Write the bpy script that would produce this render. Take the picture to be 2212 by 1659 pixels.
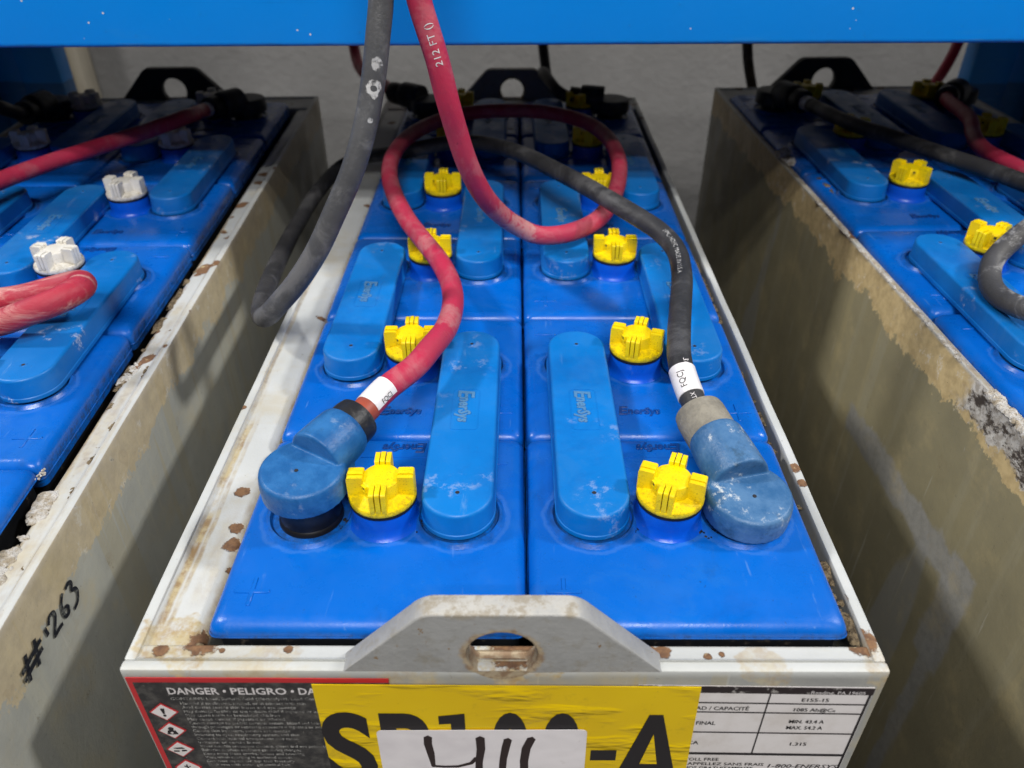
import bpy, bmesh, math, random
from mathutils import Vector, Matrix, noise as mnoise

random.seed(7)
for o in list(bpy.data.objects):
    bpy.data.objects.remove(o, do_unlink=True)
S = bpy.context.scene
C = S.collection

# ----------------------------------------------------------------- camera
cam = bpy.data.cameras.new('camera')
cam.sensor_width = 36.0
cam.lens = 1700.1 / 2212 * 36.0
cam.clip_start = 0.02
cam.clip_end = 60
cam.dof.use_dof = True
cam.dof.focus_distance = 0.47
cam.dof.aperture_fstop = 8.5
co = bpy.data.objects.new('camera', cam)
C.objects.link(co)
P_, Yw = math.radians(35.308), math.radians(-0.1706)
Fv = Vector((math.sin(Yw) * math.cos(P_), math.cos(Yw) * math.cos(P_), -math.sin(P_)))
Rv = Vector((math.cos(Yw), -math.sin(Yw), 0))
Uv = Rv.cross(Fv)
co.matrix_world = Matrix(((Rv.x, Uv.x, -Fv.x, 0), (Rv.y, Uv.y, -Fv.y, 0), (Rv.z, Uv.z, -Fv.z, 0.3263), (0, 0, 0, 1)))
S.camera = co

# ----------------------------------------------------------------- world, lamps, exposure
W = bpy.data.worlds.new('World')
S.world = W
W.use_nodes = True
_t = W.node_tree
_g = _t.nodes.new('ShaderNodeTexCoord')
_x = _t.nodes.new('ShaderNodeSeparateXYZ')
_r = _t.nodes.new('ShaderNodeMapRange')
_r.inputs[1].default_value, _r.inputs[2].default_value = 0.15, 0.85
_r.inputs[3].default_value, _r.inputs[4].default_value = 0.018, 0.080      # dim hall, paler towards the ceiling
_t.links.new(_g.outputs['Generated'], _x.inputs[0])
_t.links.new(_x.outputs[2], _r.inputs[0])
_t.links.new(_r.outputs[0], _t.nodes['Background'].inputs[1])
_t.nodes['Background'].inputs[0].default_value = (0.93, 0.96, 1.0, 1)


def lamp(name, loc, target, sx, sy, watts, col=(1, 0.985, 0.96)):
    l = bpy.data.lights.new(name, 'AREA')
    l.shape = 'RECTANGLE'
    l.size, l.size_y = sx, sy
    l.energy = watts
    l.color = col
    o = bpy.data.objects.new(name, l)
    C.objects.link(o)
    o.location = loc
    d = (Vector(target) - Vector(loc)).normalized()
    o.rotation_euler = d.to_track_quat('-Z', 'Y').to_euler()
    return o


# long ceiling strips over the aisle in front of the rack (the farthest is added), and two fixtures over the rack
lamp('ceiling_strip', (0.0, -1.72, 3.0), (0.0, 0.5, 0.0), 1.7, 0.12, 58)
lamp('ceiling_strip', (0.05, -2.05, 3.02), (0.0, 0.5, 0.0), 1.7, 0.12, 42)
lamp('ceiling_strip', (0.0, -2.9, 3.05), (0.0, 0.5, 0.0), 2.0, 0.14, 46)  # extra strip, added to brighten the beam face and the front labels
lamp('ceiling_fixture', (-2.75, 0.64, 2.9), (0.1, 0.5, 0.0), 0.32, 0.30, 84)
lamp('ceiling_fixture', (2.95, 0.61, 2.8), (-0.1, 0.5, 0.0), 0.32, 0.30, 84)

S.view_settings.view_transform = 'Standard'
S.view_settings.look = 'None'
S.view_settings.exposure = 0.0
S.view_settings.gamma = 1.0
S.view_settings.use_curve_mapping = False
S.render.engine = 'CYCLES'


# ----------------------------------------------------------------- node material helper
class M:
    """small builder for procedural materials"""

    def __init__(s, name, per_object=True):
        s.m = bpy.data.materials.new(name)
        s.m.use_nodes = True
        s.t = s.m.node_tree
        s.b = s.t.nodes['Principled BSDF']
        tc = s.t.nodes.new('ShaderNodeTexCoord')
        s.raw = tc.outputs['Object']
        if per_object:
            oi = s.t.nodes.new('ShaderNodeObjectInfo')
            mm = s.n('ShaderNodeVectorMath', operation='SCALE')
            cx = s.t.nodes.new('ShaderNodeCombineXYZ')
            for k in range(3):
                s.t.links.new(oi.outputs['Random'], cx.inputs[k])
            s.t.links.new(cx.outputs[0], mm.inputs[0])
            mm.inputs['Scale'].default_value = 17.3
            ad = s.n('ShaderNodeVectorMath', operation='ADD')
            s.t.links.new(s.raw, ad.inputs[0])
            s.t.links.new(mm.outputs[0], ad.inputs[1])
            s.co = ad.outputs[0]
        else:
            s.co = s.raw

    def n(s, kind, **kw):
        nd = s.t.nodes.new(kind)
        for k, v in kw.items():
            setattr(nd, k, v)
        return nd

    def put(s, sock, v):
        if isinstance(v, bpy.types.NodeSocket):
            s.t.links.new(v, sock)
        elif isinstance(v, (tuple, list)):
            sock.default_value = (*v, 1) if len(v) == 3 and len(sock.default_value) == 4 else v
        else:
            sock.default_value = v

    def scaled(s, v, vec=None):
        nd = s.n('ShaderNodeMapping')
        s.t.links.new(vec or s.co, nd.inputs[0])
        nd.inputs['Scale'].default_value = v
        return nd.outputs[0]

    def noise(s, scale, detail=4, rough=0.55, vec=None, dist=0.0):
        nd = s.n('ShaderNodeTexNoise')
        s.t.links.new(vec or s.co, nd.inputs['Vector'])
        nd.inputs['Scale'].default_value = scale
        nd.inputs['Detail'].default_value = detail
        nd.inputs['Roughness'].default_value = rough
        nd.inputs['Distortion'].default_value = dist
        return nd.outputs['Fac']

    def voro(s, scale, vec=None, feature='F1'):
        nd = s.n('ShaderNodeTexVoronoi', feature=feature)
        s.t.links.new(vec or s.co, nd.inputs['Vector'])
        nd.inputs['Scale'].default_value = scale
        return nd.outputs['Distance']

    def rng(s, x, a, b, c=0.0, d=1.0, smooth=True):
        nd = s.n('ShaderNodeMapRange')
        nd.interpolation_type = 'SMOOTHSTEP' if smooth else 'LINEAR'
        s.put(nd.inputs[0], x)
        for i, v in enumerate((a, b, c, d)):
            nd.inputs[i + 1].default_value = v
        return nd.outputs[0]

    def math(s, op, a, b=0.0, clamp=False):
        nd = s.n('ShaderNodeMath', operation=op)
        nd.use_clamp = clamp
        s.put(nd.inputs[0], a)
        s.put(nd.inputs[1], b)
        return nd.outputs[0]

    def mul(s, a, b):
        return s.math('MULTIPLY', a, b)

    def mix(s, f, a, b):
        nd = s.n('ShaderNodeMix', data_type='RGBA')
        s.put(nd.inputs[0], f)
        s.put(nd.inputs[6], a)
        s.put(nd.inputs[7], b)
        return nd.outputs[2]

    def xyz(s, vec=None):
        nd = s.n('ShaderNodeSeparateXYZ')
        s.t.links.new(vec or s.raw, nd.inputs[0])
        return nd.outputs

    def spot(s, p, r, vec=None, wob=0.0, wscale=120):
        """soft mask round a point p of the object's own coordinates"""
        nd = s.n('ShaderNodeVectorMath', operation='DISTANCE')
        s.t.links.new(vec or s.raw, nd.inputs[0])
        nd.inputs[1].default_value = p
        d = nd.outputs['Value']
        if wob:
            d = s.math('ADD', d, s.mul(s.math('SUBTRACT', s.noise(wscale, 3, 0.6), 0.5), wob))
        return s.rng(d, r * 1.12, r * 0.88)

    def fin(s, col, rough=0.5, bump=None, bd=0.0005, spec=0.5, metal=0.0):
        s.put(s.b.inputs['Base Color'], col)
        s.put(s.b.inputs['Roughness'], rough)
        s.put(s.b.inputs['Metallic'], metal)
        s.b.inputs['Specular IOR Level'].default_value = spec
        if bump is not None:
            nd = s.n('ShaderNodeBump')
            nd.inputs['Distance'].default_value = bd
            s.put(nd.inputs['Height'], bump)
            s.t.links.new(nd.outputs[0], s.b.inputs['Normal'])
        return s.m


def sub(m, a, b):
    return m.math('SUBTRACT', a, b)


# ----------------------------------------------------------------- materials
def mat_plastic(name, base, light, rough=0.32, chalk=0.0, grime=0.35, salt=0.0, bump=0.25, lid=False):
    m = M(name)
    big = m.noise(9, 4, 0.6)
    c = m.mix(m.rng(big, 0.35, 0.7), base, light)
    # fine dirt specks
    sp = m.mul(m.rng(m.noise(520, 3, 0.7), 0.66, 0.72), m.rng(m.noise(30, 2), 0.45, 0.62))
    c = m.mix(m.mul(sp, grime), c, (0.01, 0.02, 0.05))
    # smeared grime
    gm = m.rng(m.noise(28, 6, 0.68, m.scaled((1, 0.55, 1))), 0.56, 0.78)
    c = m.mix(m.mul(gm, grime * 0.6), c, (0.012, 0.04, 0.11))
    # pale scuffs
    sc = m.mul(m.rng(m.noise(60, 6, 0.72, m.scaled((2.2, 0.35, 1))), 0.60, 0.72), m.rng(m.noise(14, 3), 0.48, 0.62))
    c = m.mix(m.mul(sc, 0.22 + chalk), c, (0.22, 0.38, 0.62))
    # thin dry dust film left by standing water
    fl = m.rng(m.noise(17, 7, 0.7, None, 0.5), 0.50, 0.60)
    c = m.mix(m.mul(fl, 0.10 + chalk * 0.4), c, (0.05, 0.20, 0.48))
    smd = m.rng(m.noise(11, 6, 0.7, None, 0.7), 0.50, 0.68)
    c = m.mix(m.mul(smd, 0.30), c, (0.001, 0.06, 0.30))
    if lid:
        x, y, z = m.xyz()
        d = None
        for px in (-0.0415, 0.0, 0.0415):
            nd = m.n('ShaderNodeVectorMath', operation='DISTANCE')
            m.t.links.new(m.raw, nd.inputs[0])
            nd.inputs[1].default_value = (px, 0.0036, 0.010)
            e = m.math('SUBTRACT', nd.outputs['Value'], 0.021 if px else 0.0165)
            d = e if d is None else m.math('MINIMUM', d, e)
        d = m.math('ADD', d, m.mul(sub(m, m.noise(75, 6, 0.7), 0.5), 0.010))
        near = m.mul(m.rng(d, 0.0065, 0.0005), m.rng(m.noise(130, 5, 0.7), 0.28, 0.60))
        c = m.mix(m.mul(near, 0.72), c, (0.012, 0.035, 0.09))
        rim = m.mul(m.rng(d, 0.0045, 0.0062), m.rng(d, 0.0086, 0.0068))
        c = m.mix(m.mul(rim, 0.13), c, (0.16, 0.30, 0.56))
        edge = m.rng(z, 0.0070, 0.0010)
        c = m.mix(m.mul(m.mul(edge, m.rng(m.noise(170, 6, 0.75), 0.45, 0.62)), 0.6), c, (0.02, 0.035, 0.06))
        scr = m.rng(m.noise(150, 3, 0.6, m.scaled((1.6, 0.10, 1))), 0.70, 0.735)
        c = m.mix(m.mul(scr, 0.28), c, (0.15, 0.30, 0.60))
    if salt:
        sm = m.mul(m.rng(m.noise(95, 8, 0.78), 0.52, 0.60), m.rng(m.noise(24, 2, 0.5), 0.58, 0.66))
        c = m.mix(m.mul(sm, salt), c, (0.62, 0.66, 0.72))
    r = m.rng(m.noise(40, 5, 0.65), 0.3, 0.75, rough - 0.08, rough + 0.20)
    return m.fin(c, r, m.mul(m.noise(700, 2, 0.6), bump), 0.0003, 0.38)


cell_blue = mat_plastic('cell_blue', (0.0, 0.106, 0.49), (0.0, 0.126, 0.56), 0.28, 0.0, 0.6, 0.0, 0.25, True)
neck_blue = mat_plastic('neck_blue', (0.001, 0.075, 0.52), (0.001, 0.09, 0.60), 0.28, 0.0, 0.35)
cover_blue = mat_plastic('cover_blue', (0.0, 0.155, 0.51), (0.002, 0.188, 0.60), 0.42, 0.12, 0.30, 0.20)
cover_worn = mat_plastic('cover_worn_blue', (0.0, 0.140, 0.47), (0.004, 0.185, 0.57), 0.42, 0.35, 0.60, 0.55)
logo_dark = mat_plastic('logo_blue', (0.0, 0.035, 0.20), (0.001, 0.06, 0.30), 0.35, 0.1, 0.7)
logo_cover = mat_plastic('cover_logo', (0.05, 0.20, 0.42), (0.10, 0.24, 0.42), 0.5, 0.4, 0.6, 0.5)


def mat_boot(name, salt, base=(0.010, 0.095, 0.29), light=(0.03, 0.16, 0.41)):
    m = M(name)
    c = m.mix(m.rng(m.noise(55, 5, 0.65), 0.35, 0.68), base, light)
    g = m.rng(m.noise(45, 7, 0.72), 0.56, 0.72)
    c = m.mix(m.mul(g, 0.62), c, (0.012, 0.035, 0.055))
    sm = m.mul(m.rng(m.noise(190, 9, 0.8), 0.52, 0.62), m.rng(m.noise(42, 3, 0.6), 0.54, 0.63))
    c = m.mix(m.mul(sm, salt), c, (0.60, 0.64, 0.66))
    return m.fin(c, m.rng(g, 0, 1, 0.38, 0.6), m.noise(350, 4, 0.7), 0.0004, 0.4)


boot_blue = mat_boot('boot_rubber_blue', 0.18)
boot_salty = mat_boot('boot_rubber_salty', 0.95, (0.030, 0.115, 0.27), (0.085, 0.195, 0.37))
m = M('boot_rubber_black')
boot_black = m.fin(m.mix(m.rng(m.noise(70, 5), 0.4, 0.7), (0.014, 0.018, 0.026), (0.035, 0.05, 0.07)), 0.5, m.noise(300, 3), 0.0003)


def mat_cap(name, base, dark, dirt):
    m = M(name)
    c = m.mix(m.rng(m.noise(90, 4), 0.35, 0.7), base, dark)
    oi = m.n('ShaderNodeObjectInfo')
    c = m.mix(m.mul(oi.outputs['Random'], 0.45), c, dark)
    gr = m.rng(m.noise(60, 6, 0.72), 0.50, 0.74)
    c = m.mix(m.mul(gr, 0.12), c, (0.30, 0.20, 0.03))
    up = m.xyz()[2]
    base = m.mul(m.rng(up, 0.0335, 0.0290), m.rng(m.noise(240, 5, 0.75), 0.45, 0.60))
    c = m.mix(m.mul(base, 0.40), c, (0.18, 0.12, 0.02))
    sp = m.mul(m.rng(m.noise(900, 4, 0.75), 0.54, 0.66), m.rng(m.noise(110, 3), 0.38, 0.62))
    c = m.mix(m.mul(sp, dirt), c, (0.12, 0.075, 0.008))
    return m.fin(c, 0.42, m.noise(800, 3, 0.7), 0.0003, 0.4)


cap_yellow = mat_cap('cap_yellow', (0.95, 0.74, 0.0), (0.86, 0.61, 0.0), 0.60)
cap_white = mat_cap('cap_white', (0.80, 0.77, 0.70), (0.70, 0.66, 0.58), 0.35)
m = M('black_rubber')
black_rubber = m.fin((0.006, 0.006, 0.008), 0.38)
m = M('jar_black')
jar_black = m.fin(m.mix(m.rng(m.noise(160, 5, 0.7), 0.58, 0.68), (0.006, 0.007, 0.009), (0.06, 0.05, 0.04)), 0.4)
m = M('hole_dark')
hole_dark = m.fin((0.02, 0.018, 0.02), 0.6)


def mat_tray(name, seed, chips, stain, side, lower, ochre=0.0, bare=0.0, streak=0.0, spots=(), stains=(), bands=(), washes=(), peel=None):
    """painted steel tray: light grey, yellow acid stains, rust chips; outer sides dirtier"""
    m = M(name, per_object=False)
    off = m.n('ShaderNodeVectorMath', operation='ADD')
    m.t.links.new(m.raw, off.inputs[0])
    off.inputs[1].default_value = (seed, seed * 1.7, seed * 0.3)
    m.co = off.outputs[0]
    geo = m.n('ShaderNodeNewGeometry')
    x, y, z = m.xyz()[0], m.xyz()[1], m.xyz()[2]
    c = m.mix(m.rng(m.noise(14, 5, 0.6), 0.35, 0.7), (0.50, 0.51, 0.49), (0.58, 0.59, 0.575))
    # below the rim: soiled wall paint, ochre-grey, with vertical runs
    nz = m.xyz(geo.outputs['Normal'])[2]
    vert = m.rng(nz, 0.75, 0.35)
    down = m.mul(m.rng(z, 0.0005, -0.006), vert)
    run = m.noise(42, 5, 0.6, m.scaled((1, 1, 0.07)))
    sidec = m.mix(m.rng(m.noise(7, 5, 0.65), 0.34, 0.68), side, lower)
    sidec = m.mix(m.mul(m.rng(run, 0.52, 0.66), streak), sidec, (0.42, 0.41, 0.33))
    sidec = m.mix(m.mul(m.rng(m.noise(300, 4, 0.7), 0.66, 0.72), 0.55), sidec, (0.09, 0.08, 0.05))
    # where acid runs washed the film off
    wash = m.rng(m.noise(6.5, 3, 0.5, m.scaled((1, 1, 0.22)), 0.6), 0.60, 0.63)
    sidec = m.mix(m.mul(wash, bare), sidec, (0.27, 0.275, 0.275))
    sidec = m.mix(m.mul(m.rng(m.noise(70, 4, 0.6, m.scaled((1, 1, 0.4))), 0.73, 0.75), 0.55), sidec, (0.46, 0.46, 0.44))
    scr = m.rng(m.noise(190, 3, 0.6, m.scaled((1, 1, 0.035))), 0.665, 0.70)
    sidec = m.mix(m.mul(scr, 0.30 + streak * 0.3), sidec, (0.44, 0.43, 0.38))
    drip = m.mul(m.rng(m.noise(55, 3, 0.5, m.scaled((1, 1, 0.02))), 0.60, 0.615), m.rng(z, -0.30, -0.01))
    sidec = m.mix(m.mul(drip, 0.35), sidec, (0.36, 0.30, 0.16))
    blot = m.rng(m.noise(120, 6, 0.75, m.scaled((1, 1, 0.7))), 0.64, 0.67)
    sidec = m.mix(m.mul(blot, 0.40), sidec, (0.12, 0.10, 0.06))
    for (ya, yb2, za, zb3) in washes:
        wy = m.math('ADD', y, m.mul(sub(m, m.noise(38, 5, 0.65, m.scaled((1, 1, 0.5))), 0.5), 0.022))
        wz = m.math('ADD', z, m.mul(sub(m, m.noise(30, 5, 0.65), 0.5), 0.030))
        f = 0.003
        wm = m.mul(m.mul(m.rng(wy, ya - f, ya + f), m.rng(wy, yb2 + f, yb2 - f)), m.mul(m.rng(wz, za - f, za + f), m.rng(wz, zb3 + f, zb3 - f)))
        sidec = m.mix(m.mul(wm, 0.85), sidec, m.mix(m.rng(m.noise(120, 4, 0.7), 0.4, 0.65), (0.285, 0.28, 0.265), (0.235, 0.232, 0.22)))
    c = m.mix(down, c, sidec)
    if ochre:
        edge = m.math('ADD', z, m.mul(m.math('SUBTRACT', m.noise(26, 7, 0.72), 0.5), 0.075))
        om = m.rng(edge, -0.034, -0.0315)
        band = m.mul(m.mul(om, vert), m.rng(z, 0.003, -0.001))
        oc = m.mix(m.rng(m.noise(90, 6, 0.7), 0.36, 0.66), (0.62, 0.475, 0.245), (0.47, 0.35, 0.175))
        oc = m.mix(m.rng(m.noise(60, 7, 0.75), 0.57, 0.65), oc, (0.70, 0.62, 0.48))
        oc = m.mix(m.rng(m.noise(120, 5, 0.7), 0.66, 0.70), oc, (0.07, 0.05, 0.025))
        c = m.mix(m.mul(band, ochre), c, oc)
    if peel:
        py = m.math('ADD', y, m.mul(sub(m, m.noise(22, 5, 0.65), 0.5), 0.10))
        pz = m.math('ADD', z, m.mul(sub(m, m.noise(60, 7, 0.75), 0.5), 0.035))
        pk = m.mul(m.mul(m.rng(py, peel[0] + 0.01, peel[0] - 0.01), m.rng(pz, -0.026, -0.022)), vert)
        flake = m.noise(110, 7, 0.8, m.scaled((1, 0.6, 1)))
        pc_ = m.mix(m.rng(flake, 0.44, 0.52), (0.07, 0.055, 0.045), m.mix(m.rng(m.noise(200, 5, 0.7), 0.4, 0.6), (0.66, 0.63, 0.58), (0.40, 0.36, 0.31)))
        c = m.mix(pk, c, pc_)
    # yellow-brown stain film on horizontal paint
    st = m.rng(m.noise(20, 6, 0.68), 0.50, 0.74)
    c = m.mix(m.mul(st, stain), c, (0.47, 0.38, 0.20))
    st2 = m.rng(m.noise(55, 7, 0.75), 0.60, 0.72)
    c = m.mix(m.mul(st2, stain * 0.8), c, (0.33, 0.27, 0.18))
    for (p, r, k) in stains:
        sm = m.mul(m.spot(p, r, wob=r * 2.2, wscale=70), m.rng(m.noise(150, 6, 0.7), 0.30, 0.62))
        c = m.mix(m.mul(sm, k), c, m.mix(m.rng(m.noise(85, 5, 0.7), 0.4, 0.62), (0.50, 0.42, 0.25), (0.38, 0.26, 0.12)))
    for (bx, hw, y0, y1, k) in bands:
        wob = m.mul(sub(m, m.noise(34, 5, 0.65, m.scaled((1, 0.5, 1))), 0.5), hw * 3.0)
        dd = m.math('ABSOLUTE', m.math('ADD', sub(m, x, bx), wob))
        bm_ = m.mul(m.rng(dd, hw * 1.25, hw * 0.35), m.mul(m.rng(y, y0 - 0.01, y0 + 0.01), m.rng(y, y1 + 0.06, y1 - 0.06)))
        bm_ = m.mul(bm_, m.rng(m.noise(60, 6, 0.7, m.scaled((1, 0.35, 1))), 0.34, 0.58))
        bm_ = m.mul(bm_, m.rng(nz, 0.2, 0.6))
        c = m.mix(m.mul(bm_, k), c, m.mix(m.rng(m.noise(90, 5, 0.7), 0.4, 0.62), (0.46, 0.37, 0.20), (0.27, 0.17, 0.07)))
    # rust chips
    v = m.noise(38, 2, 0.4)
    wv = m.math('ADD', v, m.mul(m.noise(260, 4, 0.7), 0.10))
    ch = m.rng(wv, 0.775 - chips, 0.785 - chips)
    rust = m.mix(m.rng(m.noise(240, 4, 0.7), 0.35, 0.68), (0.235, 0.125, 0.058), (0.13, 0.066, 0.036))
    rust = m.mix(m.rng(m.noise(130, 3), 0.62, 0.70), rust, (0.50, 0.40, 0.22))
    for (p, r) in spots:
        ch = m.math('MAXIMUM', ch, m.spot(p, r, wob=r * 1.1, wscale=330))
    ch = m.mul(ch, m.rng(nz, 0.1, 0.5))
    c = m.mix(ch, c, rust)
    # tiny dark ticks
    tk = m.rng(m.noise(420, 3, 0.65), 0.70, 0.74)
    c = m.mix(m.mul(tk, 0.5), c, (0.10, 0.085, 0.06))
    r = m.math('ADD', m.rng(m.noise(30, 4), 0.3, 0.7, 0.34, 0.52), m.mul(ch, 0.3))
    h = sub(m, m.mul(m.noise(240, 4, 0.7), 0.35), m.mul(ch, 0.9))
    return m.fin(c, r, h, 0.0006, 0.45)


CHIPS = [((-0.165, 0.352, -0.0036), 0.0045), ((-0.16, 0.322, -0.0036), 0.0042), ((-0.1585, 0.309, -0.0036), 0.005),
         ((-0.153, 0.243, -0.0036), 0.0085), ((-0.172, 0.238, -0.0012), 0.004), ((0.171, 0.243, -0.0036), 0.008),
         ((0.0725, 0.2375, -0.0012), 0.0042), ((0.066, 0.237, -0.0012), 0.005), ((0.094, 0.2345, -0.0012), 0.0022), ((0.101, 0.236, -0.0012), 0.0016),
         ((0, 0.2385, -0.0012), 0.012), ((0.013, 0.2385, -0.0012), 0.008), ((-0.0225, 0.238, -0.0012), 0.0035), ((-0.11, 0.2385, -0.0012), 0.0024), ((-0.142, 0.2375, -0.0012), 0.0015),
         ((0.1755, 0.371, 0), 0.0042), ((0.176, 0.357, 0), 0.0034), ((0.172, 0.27, -0.0036), 0.0035)]
STAINS = [((-0.172, 0.246, -0.0036), 0.013, 0.85), ((-0.158, 0.24, -0.0012), 0.014, 0.9),
          ((0.005, 0.238, -0.0012), 0.020, 0.9), ((0.176, 0.235, 0), 0.012, 0.6), ((-0.05, 0.228, 0), 0.018, 0.45), ((-0.12, 0.228, 0), 0.015, 0.5), ((0.12, 0.229, 0), 0.012, 0.5)]
BANDS = [(-0.1785, 0.0022, 0.24, 0.44, 0.95), (-0.1745, 0.0016, 0.24, 0.40, 0.7), (-0.1805, 0.0016, 0.30, 0.80, 0.6), (-0.1555, 0.0035, 0.245, 0.36, 0.55), (-0.1545, 0.0022, 0.36, 0.80, 0.7), (-0.166, 0.005, 0.27, 0.33, 0.35)]
tray_paint = mat_tray('tray_paint', 3.1, 0.03, 0.38, (0.30, 0.30, 0.285), (0.25, 0.25, 0.24), 0, 0.1, 0.2, CHIPS, STAINS, BANDS)
tray_olive = mat_tray('tray_paint_olive_stained', 9.4, 0.045, 0.42, (0.285, 0.250, 0.150), (0.215, 0.192, 0.122), 1.0, 0.55, 0.15, washes=[(0.40, 0.60, -0.148, -0.120), (0.380, 0.412, -0.22, -0.115), (0.383, 0.398, -0.60, -0.20)], bands=[(-0.1535, 0.003, 0.2, 1.1, 0.75)], peel=(0.47,))
tray_streaked = mat_tray('tray_paint_streaked', 5.7, 0.07, 0.42, (0.42, 0.42, 0.365), (0.32, 0.325, 0.295), 0.55, 0.1, 0.6, bands=[(0.1725, 0.0036, 0.22, 0.78, 0.95), (0.1710, 0.0020, 0.22, 1.1, 0.8), (0.1868, 0.0014, 0.22, 1.0, 0.7), (0.180, 0.0045, 0.27, 0.62, 0.45), (0.1895, 0.0016, 0.25, 0.60, 0.35)])

m = M('ear_paint')
c = m.mix(m.rng(m.noise(32, 6, 0.7), 0.38, 0.68), (0.36, 0.36, 0.355), (0.30, 0.30, 0.295))
nz = m.n('ShaderNodeNewGeometry')
c = m.mix(m.mul(m.rng(m.noise(85, 6, 0.7), 0.52, 0.68), 0.55), c, (0.26, 0.235, 0.185))
c = m.mix(m.rng(m.noise(140, 5, 0.7), 0.655, 0.68), c, (0.24, 0.15, 0.07))
ex = m.xyz()
er = m.math('SQRT', m.math('ADD', m.math('POWER', m.math('ADD', ex[0], 0.0053), 2.0), m.math('POWER', sub(m, ex[2], 0.0115), 2.0)))
er = m.math('ADD', er, m.mul(sub(m, m.noise(130, 5, 0.7), 0.5), 0.010))
c = m.mix(m.mul(m.rng(er, 0.0208, 0.0180), 0.85), c, m.mix(m.rng(m.noise(160, 4), 0.4, 0.62), (0.42, 0.33, 0.21), (0.24, 0.14, 0.065)))
c = m.mix(m.mul(m.rng(m.math('ADD', ex[2], m.mul(m.noise(60, 5, 0.7), 0.012)), 0.0445, 0.0475), 0.6), c, m.mix(m.rng(m.noise(120, 6, 0.75), 0.45, 0.6), (0.56, 0.54, 0.49), (0.33, 0.27, 0.18)))  # top edge painted paler as if catching the light, with tan stain
ear_paint = m.fin(c, 0.5, m.noise(260, 4, 0.7), 0.0005, 0.35)
m = M('ear_black')
ear_black = m.fin(m.mix(m.rng(m.noise(40, 4), 0.4, 0.7), (0.028, 0.028, 0.028), (0.05, 0.048, 0.044)), 0.6)

m = M('acid_crust')
c = m.mix(m.rng(m.noise(150, 6, 0.75), 0.42, 0.62), (0.80, 0.77, 0.72), (0.50, 0.42, 0.31))
c = m.mix(m.rng(m.noise(300, 5, 0.7), 0.63, 0.70), c, (0.09, 0.07, 0.05))
acid_crust = m.fin(c, 0.9, m.noise(380, 6, 0.8), 0.003, 0.1)
m = M('acid_crust_tan')
crust_tan = m.fin(m.mix(m.rng(m.noise(260, 6, 0.75), 0.42, 0.62), (0.34, 0.26, 0.16), (0.10, 0.075, 0.05)), 0.9, m.noise(380, 6, 0.8), 0.003, 0.1)
m = M('gap_dirt')
gap_dirt = m.fin(m.mix(m.rng(m.noise(220, 6, 0.75), 0.5, 0.66), (0.014, 0.013, 0.013), (0.22, 0.19, 0.14)), 0.95, m.noise(300, 5, 0.8), 0.002, 0.1)


def mat_cable(name, a, b, dust, damt, thresh=0.60, dark=(0.02, 0.01, 0.012), marks=(), stretch=(1, 1, 1)):
    m = M(name)
    c = m.mix(m.rng(m.noise(38, 4, 0.6), 0.32, 0.7), a, b)
    d1 = m.rng(m.noise(24, 6, 0.7, m.scaled(stretch), 0.8), thresh - 0.08, thresh + 0.06)
    c = m.mix(m.mul(d1, damt), c, dust)
    d2 = m.rng(m.noise(150, 6, 0.75, m.scaled((1, 1, 1.8))), 0.66, 0.71)
    c = m.mix(m.mul(d2, damt * 0.9), c, dust)
    k = m.mul(m.rng(m.noise(95, 5, 0.7), 0.66, 0.72), 0.6)
    c = m.mix(k, c, dark)
    sc = m.rng(m.noise(130, 4, 0.65, m.scaled((1.0, 1.0, 0.12))), 0.66, 0.71)
    c = m.mix(m.mul(sc, damt * 0.55), c, dust)
    for (p, r, hollow, col, k) in marks:
        q = m.spot(p, r, wob=r * 1.3, wscale=260)
        if hollow:
            q = m.mul(q, sub(m, 1.0, m.spot(p, r * 0.45, wob=r * 0.5, wscale=260)))
        q = m.mul(q, m.rng(m.noise(280, 5, 0.7), 0.30, 0.52))
        c = m.mix(m.mul(q, k), c, col)
    return m.fin(c, m.rng(m.noise(50, 4), 0.3, 0.7, 0.40, 0.6), m.noise(420, 4, 0.7), 0.0004, 0.35)


cable_red = mat_cable('cable_red', (0.50, 0.026, 0.072), (0.42, 0.036, 0.076), (0.55, 0.23, 0.24), 0.30, 0.56, (0.02, 0.01, 0.012), [((0.004, 0.594, 0.056), 0.017, False, (0.55, 0.30, 0.28), 0.75), ((-0.012, 0.580, 0.078), 0.013, False, (0.50, 0.22, 0.22), 0.6), ((-0.0719, 0.5754, 0.058), 0.010, False, (0.50, 0.20, 0.20), 0.6), ((-0.047, 0.462, 0.057), 0.014, False, (0.50, 0.19, 0.20), 0.6)])
cable_red_scuffed = mat_cable('cable_red_scuffed', (0.42, 0.024, 0.05), (0.36, 0.034, 0.06), (0.62, 0.34, 0.30), 0.85, 0.545, (0.02, 0.01, 0.012), (), (0.45, 1, 1))
cable_black = mat_cable('cable_black', (0.026, 0.026, 0.028), (0.040, 0.039, 0.041), (0.20, 0.195, 0.195), 0.24, 0.56, (0.012, 0.012, 0.012))
cable_grey = mat_cable('cable_black_lit_dusty', (0.062, 0.062, 0.065), (0.085, 0.085, 0.088), (0.22, 0.215, 0.215), 0.40, 0.57, (0.03, 0.03, 0.03), [((-0.0848, 0.5096, 0.207), 0.0042, False, (0.50, 0.49, 0.48), 0.9), ((-0.0877, 0.5079, 0.1925), 0.0050, True, (0.55, 0.54, 0.53), 0.95), ((-0.0915, 0.5046, 0.174), 0.0016, False, (0.5, 0.5, 0.5), 0.9)])  # paler copy of the black jacket for the lit hanging strand, plus dust and scuffs
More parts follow.
